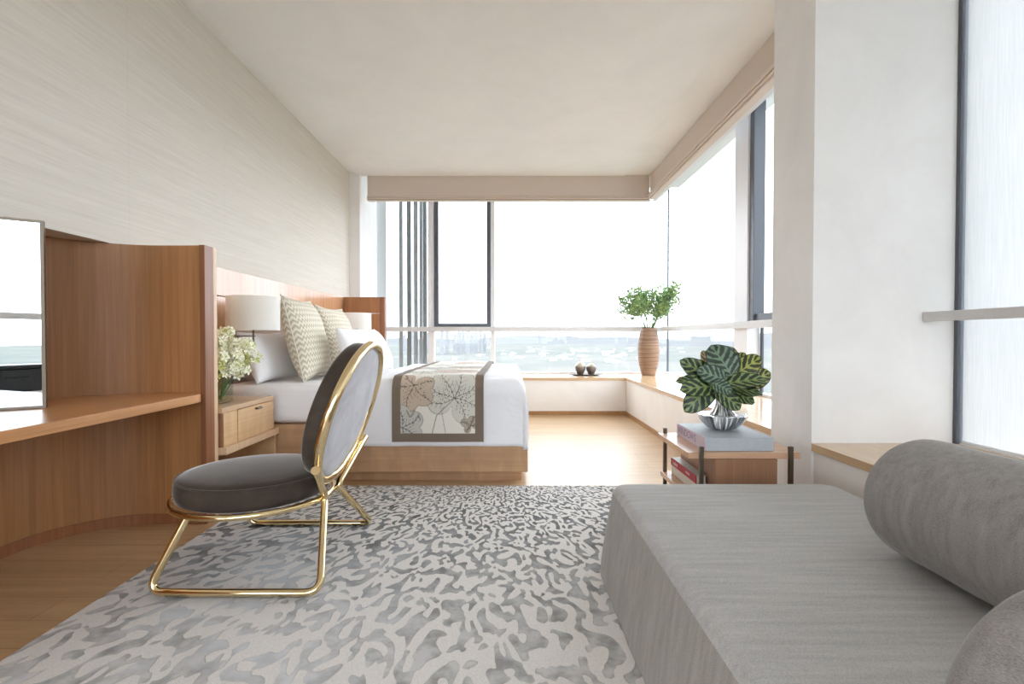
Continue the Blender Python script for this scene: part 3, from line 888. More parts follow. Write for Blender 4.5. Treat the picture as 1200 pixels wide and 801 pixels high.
# ------------------------------------------------------------------ pillows
def pillow(name, label, cat, mat, w, h, t, mtx, group=None, piping=False, seed=1, soft=2.4):
    """w along local X, h along local Z, thickness along local Y; origin at bottom centre"""
    o = thing(name, label, cat, mtx.to_translation(), group)
    o.rotation_euler = mtx.to_euler()
    b = B()
    def shape(u, v, sg):
        a = u*2-1; c = v*2-1
        pin = 1 - 0.07*(1-abs(c)**2.0)*0 
        x = a*w/2*(1 - 0.075*(1-c*c)*abs(a)**3)
        z = c*h/2*(1 - 0.085*(1-a*a)*abs(c)**3)
        prof = max(0.0, (1-abs(a)**soft))**0.55 * max(0.0, (1-abs(c)**soft))**0.55
        wr = 1 + 0.10*mnoise.noise(Vector((a*2.1+seed, c*2.1, seed*3.7+sg)))
        y = sg*t/2*prof*wr
        return Vector((x, y, z + h/2 - 0.0))
    n = 26
    for sg in (-1, 1):
        b.grid(lambda u, v: shape(u, v, sg), n, n, lambda u, v: (u, v))
    b.build('cover', mat, o, smooth='all', local=True, merge=0.0004)
    if piping:
        pts = []
        for k in range(4*n):
            e, i = divmod(k, n)
            u, v = ((i/n, 0), (1, i/n), (1-i/n, 1), (0, 1-i/n))[e]
            pts.append(shape(u, v, 1))
        B().tube(pts, 0.005, 6, closed=True).build('piping', M['piping'], o, smooth='all', local=True)
    return o
def pm(x, y, z, yaw, lean, roll=0):
    lean = -lean
    """pillow whose face looks along +X when yaw=0; lean tips its top towards -X"""
    return Matrix.Translation((x, y, z)) @ Matrix.Rotation(math.radians(yaw), 4, 'Z') @ Matrix.Rotation(math.radians(90), 4, 'Z') @ Matrix.Rotation(math.radians(lean), 4, 'X') @ Matrix.Rotation(math.radians(roll), 4, 'Y')
# after the 90 deg turn local X -> world Y, local Y -> world -X : positive lean about local X tips the top to -(-X)... handled by sign
zp = 0.668
pillow('pillow', 'white sleeping pillow propped on the headboard next to the flowers', 'pillow', M['pillow'], 0.70, 0.40, 0.17, pm(-1.78, 3.88, zp, 0, 22), 'white bed pillows', seed=2)
pillow('pillow', 'white pillow propped on the headboard below the far lamp', 'pillow', M['pillow'], 0.70, 0.40, 0.17, pm(-1.78, 4.95, zp, 0, 22), 'white bed pillows', seed=4)
pillow('cushion', 'large zigzag-patterned beige cushion nearest the flower vase', 'cushion', M['zigzag'], 0.74, 0.66, 0.24, pm(-1.55, 4.05, zp, 6, 14), 'zigzag cushions', True, seed=6)
pillow('cushion', 'zigzag-patterned beige cushion mostly hidden behind the white cushions', 'cushion', M['zigzag'], 0.72, 0.64, 0.22, pm(-1.58, 4.86, zp, 0, 15), 'zigzag cushions', True, seed=8)
pillow('pillow', 'small white pillow leaning on the big zigzag cushion behind the chair', 'pillow', M['pillow'], 0.62, 0.44, 0.19, pm(-1.20, 4.24, zp, 0, 22), 'white scatter pillows', seed=10)
pillow('pillow', 'white pillow at the window side of the bed, top corner raised', 'pillow', M['pillow'], 0.64, 0.46, 0.2, pm(-1.22, 4.93, zp, 0, 26), 'white scatter pillows', seed=12)

# ------------------------------------------------------------------ wall lamps
def wall_lamp(x, y, label):
    o = thing('wall_lamp', label, 'lamp', (x, y, 1.16), 'bedside wall lamps')
    z0, z1, r = 1.045, 1.275, 0.168
    B().lathe([(r, z0-1.16), (r*0.985, z1-1.16), (r*0.985-0.003, z1-1.16), (r-0.003, z0-1.16), (r, z0-1.16)], 56).build('lamp_shade', M['shade'], o, smooth=True, local=True)
    b = B().tube([(x, y, 0.90), (x, y, 1.21)], 0.007, 10)
    for k in range(3):
        a = k*2*PI/3
        b.tube([(x, y, 1.205), (x+(r-0.002)*math.cos(a), y+(r-0.002)*math.sin(a), 1.205)], 0.003, 6)
    b.build('stem', M['bronze'], o, smooth=True)
    for z in (0.955, 1.005):
        B().tube([(x+0.012, y, z), (WL+0.03, y, z)], 0.004, 8).build('arm', M['bronze'], o, smooth=True)
    B().box(WL+0.031, WL+0.042, y-0.045, y+0.045, 0.92, 1.04).build('wall_plate', M['bronze'], o, bevel=0.003)
    B().lathe([(0, 1.06), (0.012, 1.06), (0.014, 1.09), (0.028, 1.12), (0.026, 1.15), (0, 1.165)], 20, None, (x, y, 0)).build('bulb', M['shade'], o, smooth=True)
    return o
wall_lamp(-1.77, 3.47, 'bedside wall lamp with white drum shade above the orchid vase')
wall_lamp(-1.78, 5.83, 'bedside wall lamp with white drum shade behind the pillows by the window')

# ------------------------------------------------------------------ vase of orchids on the nightstand
vx, vy, vz = -1.765, 3.03, 0.604
vs = thing('glass_vase', 'clear square glass vase of water on the nightstand', 'vase', (vx, vy, vz))
def sq(b, hw, z0, z1, hole=None):
    b.box(vx-hw, vx+hw, vy-hw, vy+hw, z0, z1)
    return b
bg = B()
hw, th_, hh = 0.062, 0.005, 0.165
bg.box(vx-hw, vx+hw, vy-hw, vy+hw, vz, vz+0.012)
for sx in (-1, 1):
    bg.box(vx+sx*hw, vx+sx*(hw-th_), vy-hw, vy+hw, vz+0.012, vz+hh)
    bg.box(vx-hw+th_, vx+hw-th_, vy+sx*hw, vy+sx*(hw-th_), vz+0.012, vz+hh)
bg.build('body', mat_pane('vase_glass', (0.90, 0.94, 0.91, 1)), vs)
ob = thing('orchid_bunch', 'bunch of ivory and lime orchid blossoms in the square glass vase', 'flowers', (vx, vy, vz+0.13))
def blossom(b, p, n, s, mi):
    n = n.normalized()
    u = n.orthogonal().normalized(); w = n.cross(u)
    for k in range(5):
        a = k*2*PI/5 + 0.3
        d = u*math.cos(a) + w*math.sin(a); e = -u*math.sin(a) + w*math.cos(a)
        c = b.bm.verts.new(p)
        m1 = b.bm.verts.new(p + d*s*0.55 + e*s*0.30 + n*s*0.25)
        tp = b.bm.verts.new(p + d*s*1.0 + n*s*0.18)
        m2 = b.bm.verts.new(p + d*s*0.55 - e*s*0.30 + n*s*0.25)
        for f in ((c, m1, tp), (c, tp, m2)):
            fc = b.bm.faces.new(f); fc.material_index = mi
    # lip
    c = p + n*s*0.2
    v = [b.bm.verts.new(c + u*s*0.16), b.bm.verts.new(c - u*s*0.08 + w*s*0.14), b.bm.verts.new(c - u*s*0.08 - w*s*0.14), b.bm.verts.new(c + n*s*0.45)]
    for f in ((0,1,3),(1,2,3),(2,0,3)):
        fc = b.bm.faces.new([v[i] for i in f]); fc.material_index = mi+1
ro_ = random.Random(21)
for k in range(24):
    a = k*2*PI/24*5.0 + ro_.uniform(-0.3, 0.3)
    rr = ro_.uniform(0.11, 0.29) if k > 3 else ro_.uniform(0.02, 0.09)
    h = 0.35 - 0.62*rr*rr/0.24 + ro_.uniform(-0.03, 0.02)
    base = Vector((vx+0.02*math.cos(a), vy+0.02*math.sin(a), vz+0.02))
    tip = Vector((vx + 0.02 + rr*math.cos(a)*0.95, vy + rr*math.sin(a)*0.95, vz+0.07+h))
    if tip.x < -2.0: tip.x = -2.0
    if tip.y < 2.83: tip.y = 2.83
    mid = (base+tip)/2 + Vector((0, 0, 0.07))
    pts = bez(base, mid, tip, 10)
    b = B().tube(pts, 0.003, 6, False, 0.0015)
    for i in range(4, 11):
        for q in range(3):
            d = Vector((ro_.uniform(-1, 1), ro_.uniform(-1, 1), ro_.uniform(-0.5, 1)))
            p = pts[i] + d*0.032
            p.x = max(p.x, -2.02); p.y = max(p.y, 2.82)
            if p.z > vz+0.15: blossom(b, p, d + Vector((0.5, -0.4, 0.3)), ro_.uniform(0.024, 0.036), 1 if ro_.random() < 0.8 else 2)
    b.build('spray', [M['stem'], M['petal'], M['petal_green'], M['petal_green']], ob)

# ------------------------------------------------------------------ lounge chair (gold tube, grey velvet)
RT = 0.0295      # tube resting height: rug top + radius
ch = thing('lounge_chair', 'low round-backed lounge chair in grey velvet on a gold tube frame', 'chair', (-1.05, 2.25, 0.014))
cy = 2.255
def sled(sg):
    pts = [(-0.752, cy+sg*0.312, 0.474), (-0.806, cy+sg*0.076, 0.308), (-0.722, cy+sg*0.36, RT), (-1.382, cy+sg*0.36, RT), (-1.264, cy+sg*0.298, 0.296)]
    # rear upright, floor bar and front leg of one side are a single bent tube
    P = fillet(pts[:2] + [pts[2]], 0.035)[:-1] + fillet([pts[1], pts[2], pts[3], pts[4]], 0.05)[1:]
    return B().tube(P, 0.0152, 16)
for sg in (-1, 1):
    lg = sled(sg).build('leg', M['gold'], ch, smooth=True)
    B().tube([(-0.748, cy+sg*0.330, 0.487), (-0.756, cy+sg*0.297, 0.465)], 0.0175, 16).build('end_cap', M['gold'], lg, smooth=True)
    B().tube([(-0.765, cy+sg*0.285, 0.452), (-0.775, cy+sg*0.246, 0.474)], 0.010, 10).build('bracket', M['gold'], lg, smooth=True)
sc0 = Vector((-1.14, cy, 0.302))
B().tube([sc0 + Vector((0.33*math.cos(a), 0.33*math.sin(a), 0)) for a in [2*PI*i/72 for i in range(72)]], 0.0125, 12, closed=True).build('seat_ring', M['gold'], ch, smooth=True)
st = B().lathe([(0, 0.0), (0.29, 0.0), (0.312, 0.012), (0.318, 0.04), (0.316, 0.075), (0.309, 0.092), (0.297, 0.101), (0.26, 0.107), (0.18, 0.112), (0.08, 0.115), (0, 0.116)], 72, None, (sc0.x, sc0.y, 0.306)).build('seat', M['velvet'], ch, smooth='all')
B().tube([Vector((sc0.x+0.3095*math.cos(a), sc0.y+0.3095*math.sin(a), 0.400)) for a in [2*PI*i/72 for i in range(72)]], 0.0032, 6, closed=True).build('seam', M['velvet'], st, smooth='all')
tl = math.radians(18)
bcn = Vector((-0.712, cy, 0.668))
u_ = Vector((math.sin(tl), 0, math.cos(tl))); v_ = Vector((0, 1, 0)); n_ = u_.cross(v_)
TB = Matrix((( u_.x, v_.x, n_.x, 0), (u_.y, v_.y, n_.y, 0), (u_.z, v_.z, n_.z, 0), (0, 0, 0, 1)))
B().lathe([(0, 0.0), (0.295, 0.0), (0.302, 0.015), (0.304, 0.05), (0.299, 0.072), (0.285, 0.085), (0.24, 0.096), (0.14, 0.104), (0, 0.107)], 72, TB, bcn).build('backrest', M['velvet'], ch, smooth='all')
B().lathe([(0, -0.012), (0.2, -0.011), (0.28, -0.008), (0.299, -0.001), (0.299, 0.0)], 72, TB, bcn).build('back_panel', M['velvet_sheen'], ch, smooth='all')
B().tube([bcn + (TB @ Vector((0.313*math.cos(a), 0.313*math.sin(a), 0.0))) for a in [2*PI*i/80 for i in range(80)]], 0.0195, 16, closed=True).build('back_ring', M['gold'], ch, smooth=True)

# ------------------------------------------------------------------ rug
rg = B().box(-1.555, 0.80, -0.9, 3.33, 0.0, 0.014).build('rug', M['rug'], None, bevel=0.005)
tag(rg, 'large beige rug with carved grey meandering pattern under the chair and daybed', 'rug')

# ------------------------------------------------------------------ daybed
dbd = thing('daybed', 'long grey tweed upholstered daybed beside the near window', 'daybed', (0.9, 1.1, 0.014))
DZ = 0.386
top = B()
def day_surf(u, v):
    """closed shell: v 0..1 along the length (far to near), u around the section"""
    return None
# loose cover: rounded slab, its skirt splayed a little at the floor
x0t, x1t, y0t, y1t = 0.428, 1.36, -0.55, 2.115
def ring(level):
    zs, inset, flare = level
    pts = []
    rr = 0.05
    def corner(cx, cy_, a0):
        for k in range(7):
            a = a0 + PI/2*k/6
            pts.append((cx + rr*math.cos(a), cy_ + rr*math.sin(a)))
    fl = flare
    xa, xb, ya, yb = x0t + inset - fl*0.55, x1t - inset + fl*0.2, y0t + inset - fl*0.3, y1t - inset + fl*0.25
    corner(xb-rr, yb-rr, 0); corner(xa+rr, yb-rr, PI/2); corner(xa+rr, ya+rr, PI); corner(xb-rr, ya+rr, 1.5*PI)
    out = []
    for x, y in pts:
        if fl > 0 and x < 0.9 and y > 1.0:
            x -= 0.028*fl/0.05*(y-1.0)/1.1
        out.append(Vector((x, y, zs)))
    return out
def dense(r_, n=14):
    out = []
    for i in range(len(r_)):
        a, b = r_[i], r_[(i+1) % len(r_)]
        L = (b-a).length
        k = max(1, int(L/0.035))
        for s in range(k): out.append(a.lerp(b, s/k))
    return out
def loft(levels, wob=0.0):
    b = B()
    base = [dense(ring((lv[0], lv[1], 0.0))) for lv in levels]
    n0 = min(len(q) for q in base)
    rings = []
    ref = ring((0, 0, 0))
    counts = [max(1, int((ref[(i+1) % len(ref)]-ref[i]).length/0.035)) for i in range(len(ref))]
    for lv in levels:
        r_ = ring(lv); q = []
        for i in range(len(r_)):
            a, c = r_[i], r_[(i+1) % len(r_)]
            for s in range(counts[i]): q.append(a.lerp(c, s/counts[i]))
        if wob:
            for p in q:
                k = wob*(DZ - p.z)/DZ
                p.x += k*mnoise.noise(Vector((p.y*9, p.z*2.0, 1.7))); p.y += k*mnoise.noise(Vector((p.x*9, p.z*2, 8.1)))
        rings.append([b.bm.verts.new(p) for p in q])
    for a, c in zip(rings, rings[1:]):
        n = len(a)
        for i in range(n):
            b.bm.faces.new((a[i], a[(i+1) % n], c[(i+1) % n], c[i]))
    return b, rings
bt, rr_ = loft([(DZ-0.030, 0.0, 0.004), (DZ-0.016, 0.003, 0.0), (DZ-0.006, 0.010, 0.0), (DZ, 0.024, 0.0)])
bt.bm.faces.new(rr_[-1])
bt.build('top_cover', M['daybed'], dbd, smooth=True)
bs, rr_ = loft([(0.018, 0.0, 0.050), (0.07, 0.0, 0.047), (0.13, 0.0, 0.040), (0.2, 0.0, 0.029), (0.28, 0.0, 0.016), (0.33, 0.0, 0.008), (DZ-0.030, 0.0, 0.004)], 0.011)
bs.bm.faces.new(rr_[0][::-1])
bs.build('skirt', M['daybed_shaded'], dbd, smooth=True)

def bolster(label, p0, axis_deg, L, r, rot_first=0):
    o = thing('bolster', label, 'bolster cushion', (p0[0], p0[1], DZ+0.001), 'daybed bolsters')
    o.rotation_euler = (0, 0, math.radians(axis_deg))
    # local axis along -Y, end at local y=0
    T = Matrix.Translation((0, 0, r)) @ Matrix.Rotation(math.radians(90), 4, 'X')
    cr = 0.045
    prof = []
    for k in range(7):
        a = PI/2*k/6
        prof.append((r-cr+cr*math.sin(a), cr-cr*math.cos(a)))
    for k in range(1, 12): prof.append((r*(1+0.006*math.sin(k*2.1)), cr + (L-2*cr)*k/12))
    for k in range(7):
        a = PI/2*k/6
        prof.append((r-cr+cr*math.cos(a), L-cr+cr*math.sin(a)))
    B().lathe(prof, 64, T).build('body', M['bolster'], o, smooth='all', local=True)
    for e, s in ((0.0, -1), (L, 1)):
        B().lathe([(r-cr, e), (r*0.5, e+s*0.006), (0, e+s*0.008)], 48, T).build('end_panel', M['bolster'], o, smooth='all', local=True)
    return o
bolster('long grey bolster lying along the window side of the daybed', (1.145, 1.42), 0, 0.80, 0.166)
bolster('grey bolster at the near end of the daybed, cut off by the frame edge', (0.628, 0.605), 12, 0.5, 0.166)

# ------------------------------------------------------------------ side table, books, vase with calathea
tb = thing('side_table', 'two-tier wooden side table with dark square metal posts behind the daybed', 'side table', (1.07, 2.55, 0))
B().box(0.818, 1.335, 2.305, 2.79, 0.440, 0.468).build('top', M['table'], tb, bevel=0.002)
B().box(0.835, 1.335, 2.305, 2.79, 0.230, 0.256).build('shelf', M['table'], tb, bevel=0.002)
for x, y in ((0.856, 2.776), (0.875, 2.298), (1.285, 2.298), (1.285, 2.776)):
    B().box(x-0.009, x+0.009, y-0.009, y+0.009, 0.0, 0.498).build('leg', M['bronze'], tb, bevel=0.001)
dw = B().box(0.938, 1.226, 2.300, 2.76, 0.26, 0.439).build('drawer', M['table_box'], tb, bevel=0.002)
B().box(1.06, 1.10, 2.294, 2.300, 0.28, 0.29).build('pull', M['bronze'], dw)

def book(name, label, x0, x1, y0, y1, z0, z1, cover, spine, loc_label=None, group=None):
    o = thing(name, label, 'book', ((x0+x1)/2, (y0+y1)/2, z0), group)
    t = 0.003
    B().box(x0+0.002, x1-0.004, y0+0.004, y1-0.004, z0+t, z1-t).build('pages', M['paper'], o)
    B().box(x0, x1, y0, y1, z1-t, z1).box(x0, x1, y0, y1, z0, z0+t).build('cover', cover, o, bevel=0.001)
    B().box(x0-0.001, x0+t, y0, y1, z0, z1).build('spine', spine, o, bevel=0.001)
    return o
def spine_text(o, txt, x, y, z, size, mat, extr=0.0004, bold=False):
    cu = bpy.data.curves.new('lettering', 'FONT')
    cu.body = txt; cu.size = size; cu.extrude = extr; cu.align_x = 'LEFT'; cu.align_y = 'CENTER'
    tmp = bpy.data.objects.new('tmp_text', cu); C.objects.link(tmp)
    dg = bpy.context.evaluated_depsgraph_get()
    me = bpy.data.meshes.new_from_object(tmp.evaluated_get(dg))
    bpy.data.objects.remove(tmp)
    # text X -> world -Y (reads from far to near on the -X face), text Y -> world Z
    Mx = Matrix(((0, 0, -1, x), (-1, 0, 0, y), (0, 1, 0, z), (0, 0, 0, 1)))
    off = wpos(o)
    me.transform(Matrix.Translation(-off) @ Mx)
    me.materials.clear(); me.materials.append(mat)
    ob_ = bpy.data.objects.new('lettering', me); C.objects.link(ob_); ob_.parent = o
    return ob_
# big grey-blue book: the visible long side is a solid grey slipcase side
bk = thing('book', 'large grey-blue book with lilac spine under the glass leaf vase', 'book', (1.07, 2.53, 0.4685))
B().box(0.911, 1.226, 2.335, 2.735, 0.4685, 0.5305).build('cover', M['book_grey'], bk, bevel=0.0015)
B().box(0.9075, 0.9109, 2.337, 2.733, 0.4690, 0.5300).build('spine', M['book_lilac'], bk)
spine_text(bk, 'WINDOWS', 0.9074, 2.722, 0.5005, 0.052, M['print_lilac'])
b1 = book('book', 'thin book with a red spine on the lower shelf, top of its stack', 0.882, 0.932, 2.38, 2.75, 0.302, 0.341, M['book_cover'], M['book_red'])
spine_text(b1, 'Ladies', 0.8808, 2.72, 0.322, 0.032, M['print_cream'])
spine_text(b1, 'WORK', 0.8808, 2.52, 0.322, 0.018, M['print_cream'])
book('book', 'thick cream book under the red-spined book on the lower shelf', 0.884, 0.934, 2.39, 2.745, 0.2565, 0.3015, M['book_cover'], M['paper'])

gv = thing('glass_vase', 'low silver fluted glass bowl vase on the grey-blue book', 'vase', (1.075, 2.55, 0.531))
def fluted(prof, seg=72, amp=0.02, nfl=18):
    b = B()
    rings = []
    for r, z in prof:
        if r < 1e-5: rings.append([b.bm.verts.new((1.075, 2.55, 0.531+z))]); continue
        ring_ = []
        for i in range(seg):
            a = 2*PI*i/seg
            rr = r*(1+amp*math.cos(nfl*a))
            ring_.append(b.bm.verts.new((1.075+rr*math.cos(a), 2.55+rr*math.sin(a), 0.531+z)))
        rings.append(ring_)
    for p, q in zip(rings, rings[1:]):
        for i in range(seg):
            j = (i+1) % seg
            if len(p) == 1: b.bm.faces.new((p[0], q[i], q[j]))
            elif len(q) == 1: b.bm.faces.new((p[i], p[j], q[0]))
            else: b.bm.faces.new((p[i], p[j], q[j], q[i]))
    return b
fluted([(0, 0.0), (0.045, 0.001), (0.075, 0.014), (0.100, 0.042), (0.118, 0.076), (0.112, 0.078), (0.07, 0.076), (0, 0.074)], 126, 0.045, 14).build('bowl', M['glint_silver'], gv, smooth=True)
fluted([(0.062, 0.0785), (0.048, 0.094), (0.036, 0.115), (0.030, 0.140), (0.034, 0.165), (0.030, 0.165), (0.026, 0.14), (0.03, 0.116), (0.04, 0.096), (0.05, 0.0785)], 72, 0.06, 10).build('neck', M['glint_silver'], gv, smooth=True)
B().lathe([(0.122, 0.077), (0.124, 0.083), (0.116, 0.112), (0.112, 0.112), (0.119, 0.083), (0.116, 0.078)], 64, None, (1.075, 2.55, 0.531)).build('rim', mat_pane('rim_glass', (0.96, 0.97, 0.97, 1)), gv, smooth=True)

cb = thing('calathea_bunch', 'bunch of broad striped calathea leaves in the silver bowl vase', 'plant', (1.075, 2.55, 0.65))
def leaf(b, base, tip, nrm, width, curl=0.15, cup=0.12, nu=16, nv=8):
    base, tip, nrm = Vector(base), Vector(tip), Vector(nrm).normalized()
    ax = tip - base; L = ax.length; t = ax/L
    n = (nrm - t*nrm.dot(t)).normalized(); s = t.cross(n)
    def fn(u, v):
        a = v*2-1
        w = 0.62*width*(math.sin(PI*min(1.0, u**0.85))**0.5) if 0 < u < 1 else 0.0
        c = base + t*(L*u) + s*(a*w) + n*(-curl*L*(u-0.3)**2*1.3 + cup*w*abs(a)**1.5 + 0.05*width*math.sin(u*20+base.x*40)*abs(a)**2)
        return c
    b.grid(fn, nu, nv, lambda u, v: (u, v))
def P2(px, py, Y):
    return Vector(((px-598)/590.0*Y, Y, 1-(py-394.5)/590.0*Y))
neck = Vector((1.073, 2.55, 0.685))
LV = [  # base, tip (image-like layout turned into metres here), normal, width, material
 ((858, 440, 2.47), (834, 403, 2.53), (-0.1, -1, 0.35), 0.128, 'leafB'),
 ((851, 446, 2.44), (818, 432, 2.46), (-0.2, -1, 0.5), 0.085, 'leafB'),
 ((857, 442, 2.55), (893, 418, 2.53), (0.2, -1, 0.2), 0.098, 'leafC'),
 ((872, 450, 2.60), (904, 436, 2.56), (0.2, -1, 0.3), 0.085, 'leafC'),
 ((854, 446, 2.60), (875, 413, 2.62), (0.1, -1, 0.1), 0.085, 'leafC'),
 ((836, 444, 2.54), (799, 422, 2.52), (-0.3, -1, 0.3), 0.085, 'leafA'),
 ((830, 446, 2.52), (793, 445, 2.50), (-0.2, -0.8, 0.7), 0.055, 'leafA'),
 ((836, 448, 2.48), (804, 482, 2.44), (-0.2, -1, 0.15), 0.100, 'leafA'),
 ((838, 454, 2.45), (870, 479, 2.42), (0.1, -1, 0.35), 0.085, 'leafA'),
 ((852, 456, 2.47), (887, 470, 2.45), (0.2, -1, 0.6), 0.075, 'leafA'),
 ((846, 450, 2.46), (900, 441, 2.47), (0.1, -0.7, 0.8), 0.085, 'leafA'),
 ((846, 454, 2.47), (896, 458, 2.46), (0.1, -0.7, 0.9), 0.080, 'leafA'),
 ((838, 440, 2.62), (824, 410, 2.64), (-0.1, -1, 0.1), 0.060, 'leafD'),
 ((836, 448, 2.42), (858, 459, 2.38), (0.1, -1, 0.5), 0.070, 'leafB'),
 ((842, 452, 2.46), (799, 455, 2.42), (-0.2, -1, 0.5), 0.085, 'leafA'),
 ((862, 440, 2.62), (852, 404, 2.66), (0.1, -1, 0.2), 0.10, 'leafC'),
 ((846, 452, 2.66), (812, 434, 2.72), (-0.3, -1, 0.3), 0.09, 'leafA'),
 ((856, 452, 2.68), (884, 436, 2.76), (0.3, -1, 0.4), 0.10, 'leafA'),
]
for (bx, by, bY), (tx, ty, tY), nr, wd, mt in LV:
    pb, pt = P2(bx, by, bY), P2(tx, ty, tY)
    b = B()
    leaf(b, pb, pt, nr, wd)
    lf = b.build('leaf', M[mt], cb, smooth='all')
    B().tube(bez(neck + Vector((rnd.uniform(-.012, .012), rnd.uniform(-.012, .012), -0.06)), neck + Vector((0, 0, 0.03)), pb + (pt-pb)*0.08, 8), 0.0032, 6).build('stalk', M['stem'], lf, smooth='all')

# ------------------------------------------------------------------ ringed vase with greenery, jars on a tray
tv = thing('floor_vase', 'tall bulging ringed timber vase on the window seat corner', 'vase', (1.868, 6.80, SEAT_Z))
B().lathe([(0, 0.0), (0.085, 0.0), (0.092, 0.004), (0.108, 0.07), (0.126, 0.15), (0.139, 0.24), (0.145, 0.32), (0.143, 0.40), (0.134, 0.49), (0.118, 0.57), (0.100, 0.625), (0.096, 0.632), (0.088, 0.632), (0.088, 0.55), (0.0, 0.5)], 64).build('body', M['timber_vase'], tv, smooth=True, local=True)
B().lathe([(0.0962, 0.630), (0.097, 0.636), (0.088, 0.636), (0.0875, 0.630)], 48).build('rim', M['niche_end'], tv, smooth=True, local=True)
gb = thing('greenery_bunch', 'airy bunch of small-leaved green branches in the ringed timber vase', 'plant', (1.868, 6.80, 1.05))
rl = random.Random(5)
for k in range(30):
    a = k*2.399
    spread = 0.06 + 0.40*math.sqrt((k+0.5)/30)
    base = Vector((1.868+0.03*math.cos(a), 6.80+0.03*math.sin(a), 1.04))
    hgt = rl.uniform(0.50, 0.64) - 0.30*(spread/0.46)**2
    tip = Vector((1.868 + 1.05*spread*math.cos(a), 6.76 + 0.55*spread*math.sin(a), 1.11 + hgt))
    tip.x = min(tip.x, 2.30 if False else 2.12); tip.y = min(tip.y, 6.93)
    if k in (3, 8, 11, 16, 21, 26): tip = Vector((1.868 + rl.uniform(0.16, 0.30), rl.uniform(6.3, 6.5), 1.11+rl.uniform(0.22, 0.55)))
    mid = (base+tip)/2 + Vector((0, 0, 0.10))
    pts = bez(base, mid, tip, 12)
    b = B().tube(pts, 0.0042, 6, False, 0.002)
    for i in range(6, 13):
        for q in range(9):
            p0 = pts[i] + Vector((rl.uniform(-.06, .06), rl.uniform(-.05, .05), rl.uniform(-.04, .04)))
            p0.x = min(p0.x, 2.14); p0.y = min(p0.y, 6.96)
            d = Vector((rl.uniform(-1, 1), rl.uniform(-1, 0.4), rl.uniform(-0.3, 1.1))).normalized()
            L = rl.uniform(0.05, 0.085)
            if p0.x + d.x*L > 2.19: d.x = -abs(d.x)
            n = d.orthogonal().normalized(); s_ = d.cross(n)
            c0 = p0; m1 = p0 + d*L*0.5 + s_*L*0.17 + n*L*0.05; t1 = p0 + d*L; m2 = p0 + d*L*0.5 - s_*L*0.17 + n*L*0.05
            fc = b.bm.faces.new([b.bm.verts.new(p) for p in (c0, m1, t1, m2)]); fc.material_index = 1 if rl.random() < 0.7 else 2
    b.build('branch', [M['stem'], M['leaf_small'], M['leaf_small2']], gb)

tr = thing('tray', 'thin dark oval tray on the back window seat', 'tray', (1.02, 6.80, SEAT_Z))
T = Matrix.Diagonal((1.0, 0.5, 1, 1))
B().lathe([(0, 0.0), (0.15, 0.0), (0.235, 0.014), (0.236, 0.017), (0.15, 0.006), (0, 0.006)], 48, T).build('dish', M['tray'], tr, smooth=True, local=True)
B().lathe([(0.235, 0.013), (0.240, 0.016), (0.236, 0.019), (0.232, 0.016)], 48, T).build('rim', M['tray'], tr, smooth=True, local=True)
def jar(x, y, s, hz, label):
    o = thing('lidded_jar', label, 'jar', (x, y, SEAT_Z+0.0065), 'jars on the tray')
    B().lathe([(0, 0), (0.038*s, 0), (0.045*s, 0.02*hz), (0.066*s, 0.07*hz), (0.072*s, 0.105*hz), (0.068*s, 0.125*hz)], 36).build('body', M['jar'], o, smooth=True, local=True)
    B().lathe([(0.0675*s, 0.126*hz), (0.056*s, 0.15*hz), (0.03*s, 0.172*hz), (0.010*s, 0.185*hz), (0.007*s, 0.20*hz), (0.009*s, 0.212*hz), (0, 0.216*hz)], 36).build('lid', M['jar'], o, smooth=True, local=True)
    return o
jar(0.945, 6.79, 1.0, 1.0, 'taller two-tone brown lidded jar on the dark tray')
jar(1.092, 6.79, 0.96, 0.86, 'shorter pale-topped lidded jar on the dark tray')

# ------------------------------------------------------------------ outside: hazy town far below
GZ = -80.0
struct(B().poly([(-9000, 300, GZ), (9000, 300, GZ), (9000, 9000, GZ), (-9000, 9000, GZ)]).poly([(-9000, -6000, GZ), (9000, -6000, GZ), (9000, 299, GZ), (-9000, 299, GZ)]).build('terrain', M['land']))
hl = B()
def ridge(x0, y0, x1, y1, h, wid, seed, n=60):
    a = Vector((x0, y0)); c = Vector((x1, y1)); t = (c-a).normalized(); nrm = Vector((-t.y, t.x))
    rows = []
    for j, (off, hf) in enumerate(((-wid, 0), (-wid*0.5, 0.55), (0, 1.0), (wid*0.5, 0.6), (wid, 0))):
        row = []
        for i in range(n+1):
            p = a.lerp(c, i/n) + nrm*off
            e = math.sin(PI*i/n)**0.5
            hh_ = h*hf*e*(0.65 + 0.5*mnoise.noise(Vector((i*0.13, j*0.4, seed))) + 0.25*mnoise.noise(Vector((i*0.5, j, seed+3))))
            row.append(hl.bm.verts.new((p.x, p.y, GZ + max(0, hh_))))
        rows.append(row)
    for r0, r1 in zip(rows, rows[1:]):
        for i in range(n): hl.bm.faces.new((r0[i], r0[i+1], r1[i+1], r1[i]))
ridge(-3000, 6500, 4200, 6000, 120, 700, 1.0)
ridge(1100, 5000, 5200, 3600, 190, 700, 5.0)
ridge(3000, 3600, 5200, -1500, 200, 800, 9.0)
struct(hl.build('hills', M['hill'], None, smooth='all'))
rt = random.Random(3)
tw_x = [500, 509, 518, 524, 533, 538, 543, 548, 553, 558, 563, 568, 474, 484]
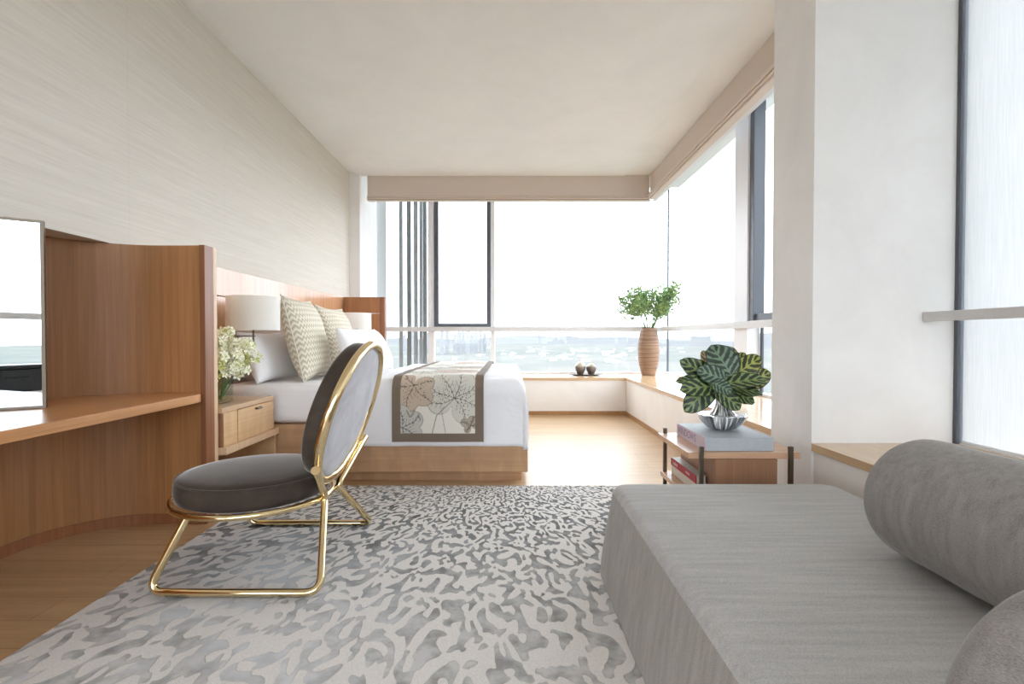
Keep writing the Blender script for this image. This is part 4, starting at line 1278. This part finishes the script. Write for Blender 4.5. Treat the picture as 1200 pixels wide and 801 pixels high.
for k, px in enumerate(tw_x):
    D = rt.uniform(2300, 2900)
    X = (px-598)/590.0*D
    tz = rt.uniform(8, 34)
    w = rt.uniform(7, 10)
    tw = thing('apartment_tower', 'pale hazy apartment tower in the distance behind the bed window', 'building', (X, D, GZ), 'distant apartment towers')
    B().box(X-w, X+w, D-8, D+8, GZ, tz).build('tower_body', M['tower'], tw)
    B().box(X-w*0.4, X+w*0.4, D-4, D+4, tz, tz+6).build('roof_house', M['tower'], tw)
placed = []
while len(placed) < 70:
    D = rt.uniform(1500, 3600)
    px = rt.uniform(495, 800)
    X = (px-598)/590.0*D
    if any(abs(X-q[0]) < 60 and abs(D-q[1]) < 45 for q in placed) or (D > 2200 and D < 3000 and px < 575): continue
    placed.append((X, D))
    w, d, h = rt.uniform(8, 24), rt.uniform(8, 16), rt.uniform(5, 12)
    lo = B().box(X-w, X+w, D-d, D+d, GZ, GZ+h).box(X-w*0.5, X+w*0.3, D-d*0.5, D+d*0.5, GZ+h, GZ+h+2.5).build('lowrise_building', M['lowrise'], None)
    tag(lo, 'small white low-rise building in the hazy town below the window', 'building', 'distant low-rise buildings')

# ------------------------------------------------------------------ sky light, camera, view
S_SKY = 3.0
w = bpy.data.worlds.new('sky'); bpy.context.scene.world = w
w.use_nodes = True
bgn = w.node_tree.nodes['Background']
bgn.inputs[0].default_value = (0.88, 0.95, 1.05, 1)
bgn.inputs[1].default_value = S_SKY

cam = bpy.data.cameras.new('camera')
co = bpy.data.objects.new('camera', cam); C.objects.link(co)
F, PITCH = 590.0, 0.0165
co.location = (0, 0, 1.0)
co.rotation_euler = (PI/2 - PITCH, 0, 0)
cam.sensor_fit = 'HORIZONTAL'; cam.sensor_width = 36.0
cam.lens = 36.0*F/1200.0
ppy = 394.5 + F*math.tan(PITCH)
cam.shift_x = (600-598)/1200.0
cam.shift_y = (ppy - 400.5)/1200.0
cam.clip_start = 0.02; cam.clip_end = 20000
sc = bpy.context.scene
sc.camera = co
sc.view_settings.view_transform = 'Standard'
sc.view_settings.look = 'None'
sc.view_settings.gamma = 1.0
sc.view_settings.use_curve_mapping = False
sc.view_settings.exposure = 1.12
sc.cycles.use_denoising = True
sc.cycles.max_bounces = 12
sc.cycles.diffuse_bounces = 8
sc.cycles.transparent_max_bounces = 16
sc.cycles.sample_clamp_indirect = 8.0
sc.cycles.caustics_reflective = False
sc.cycles.caustics_refractive = False
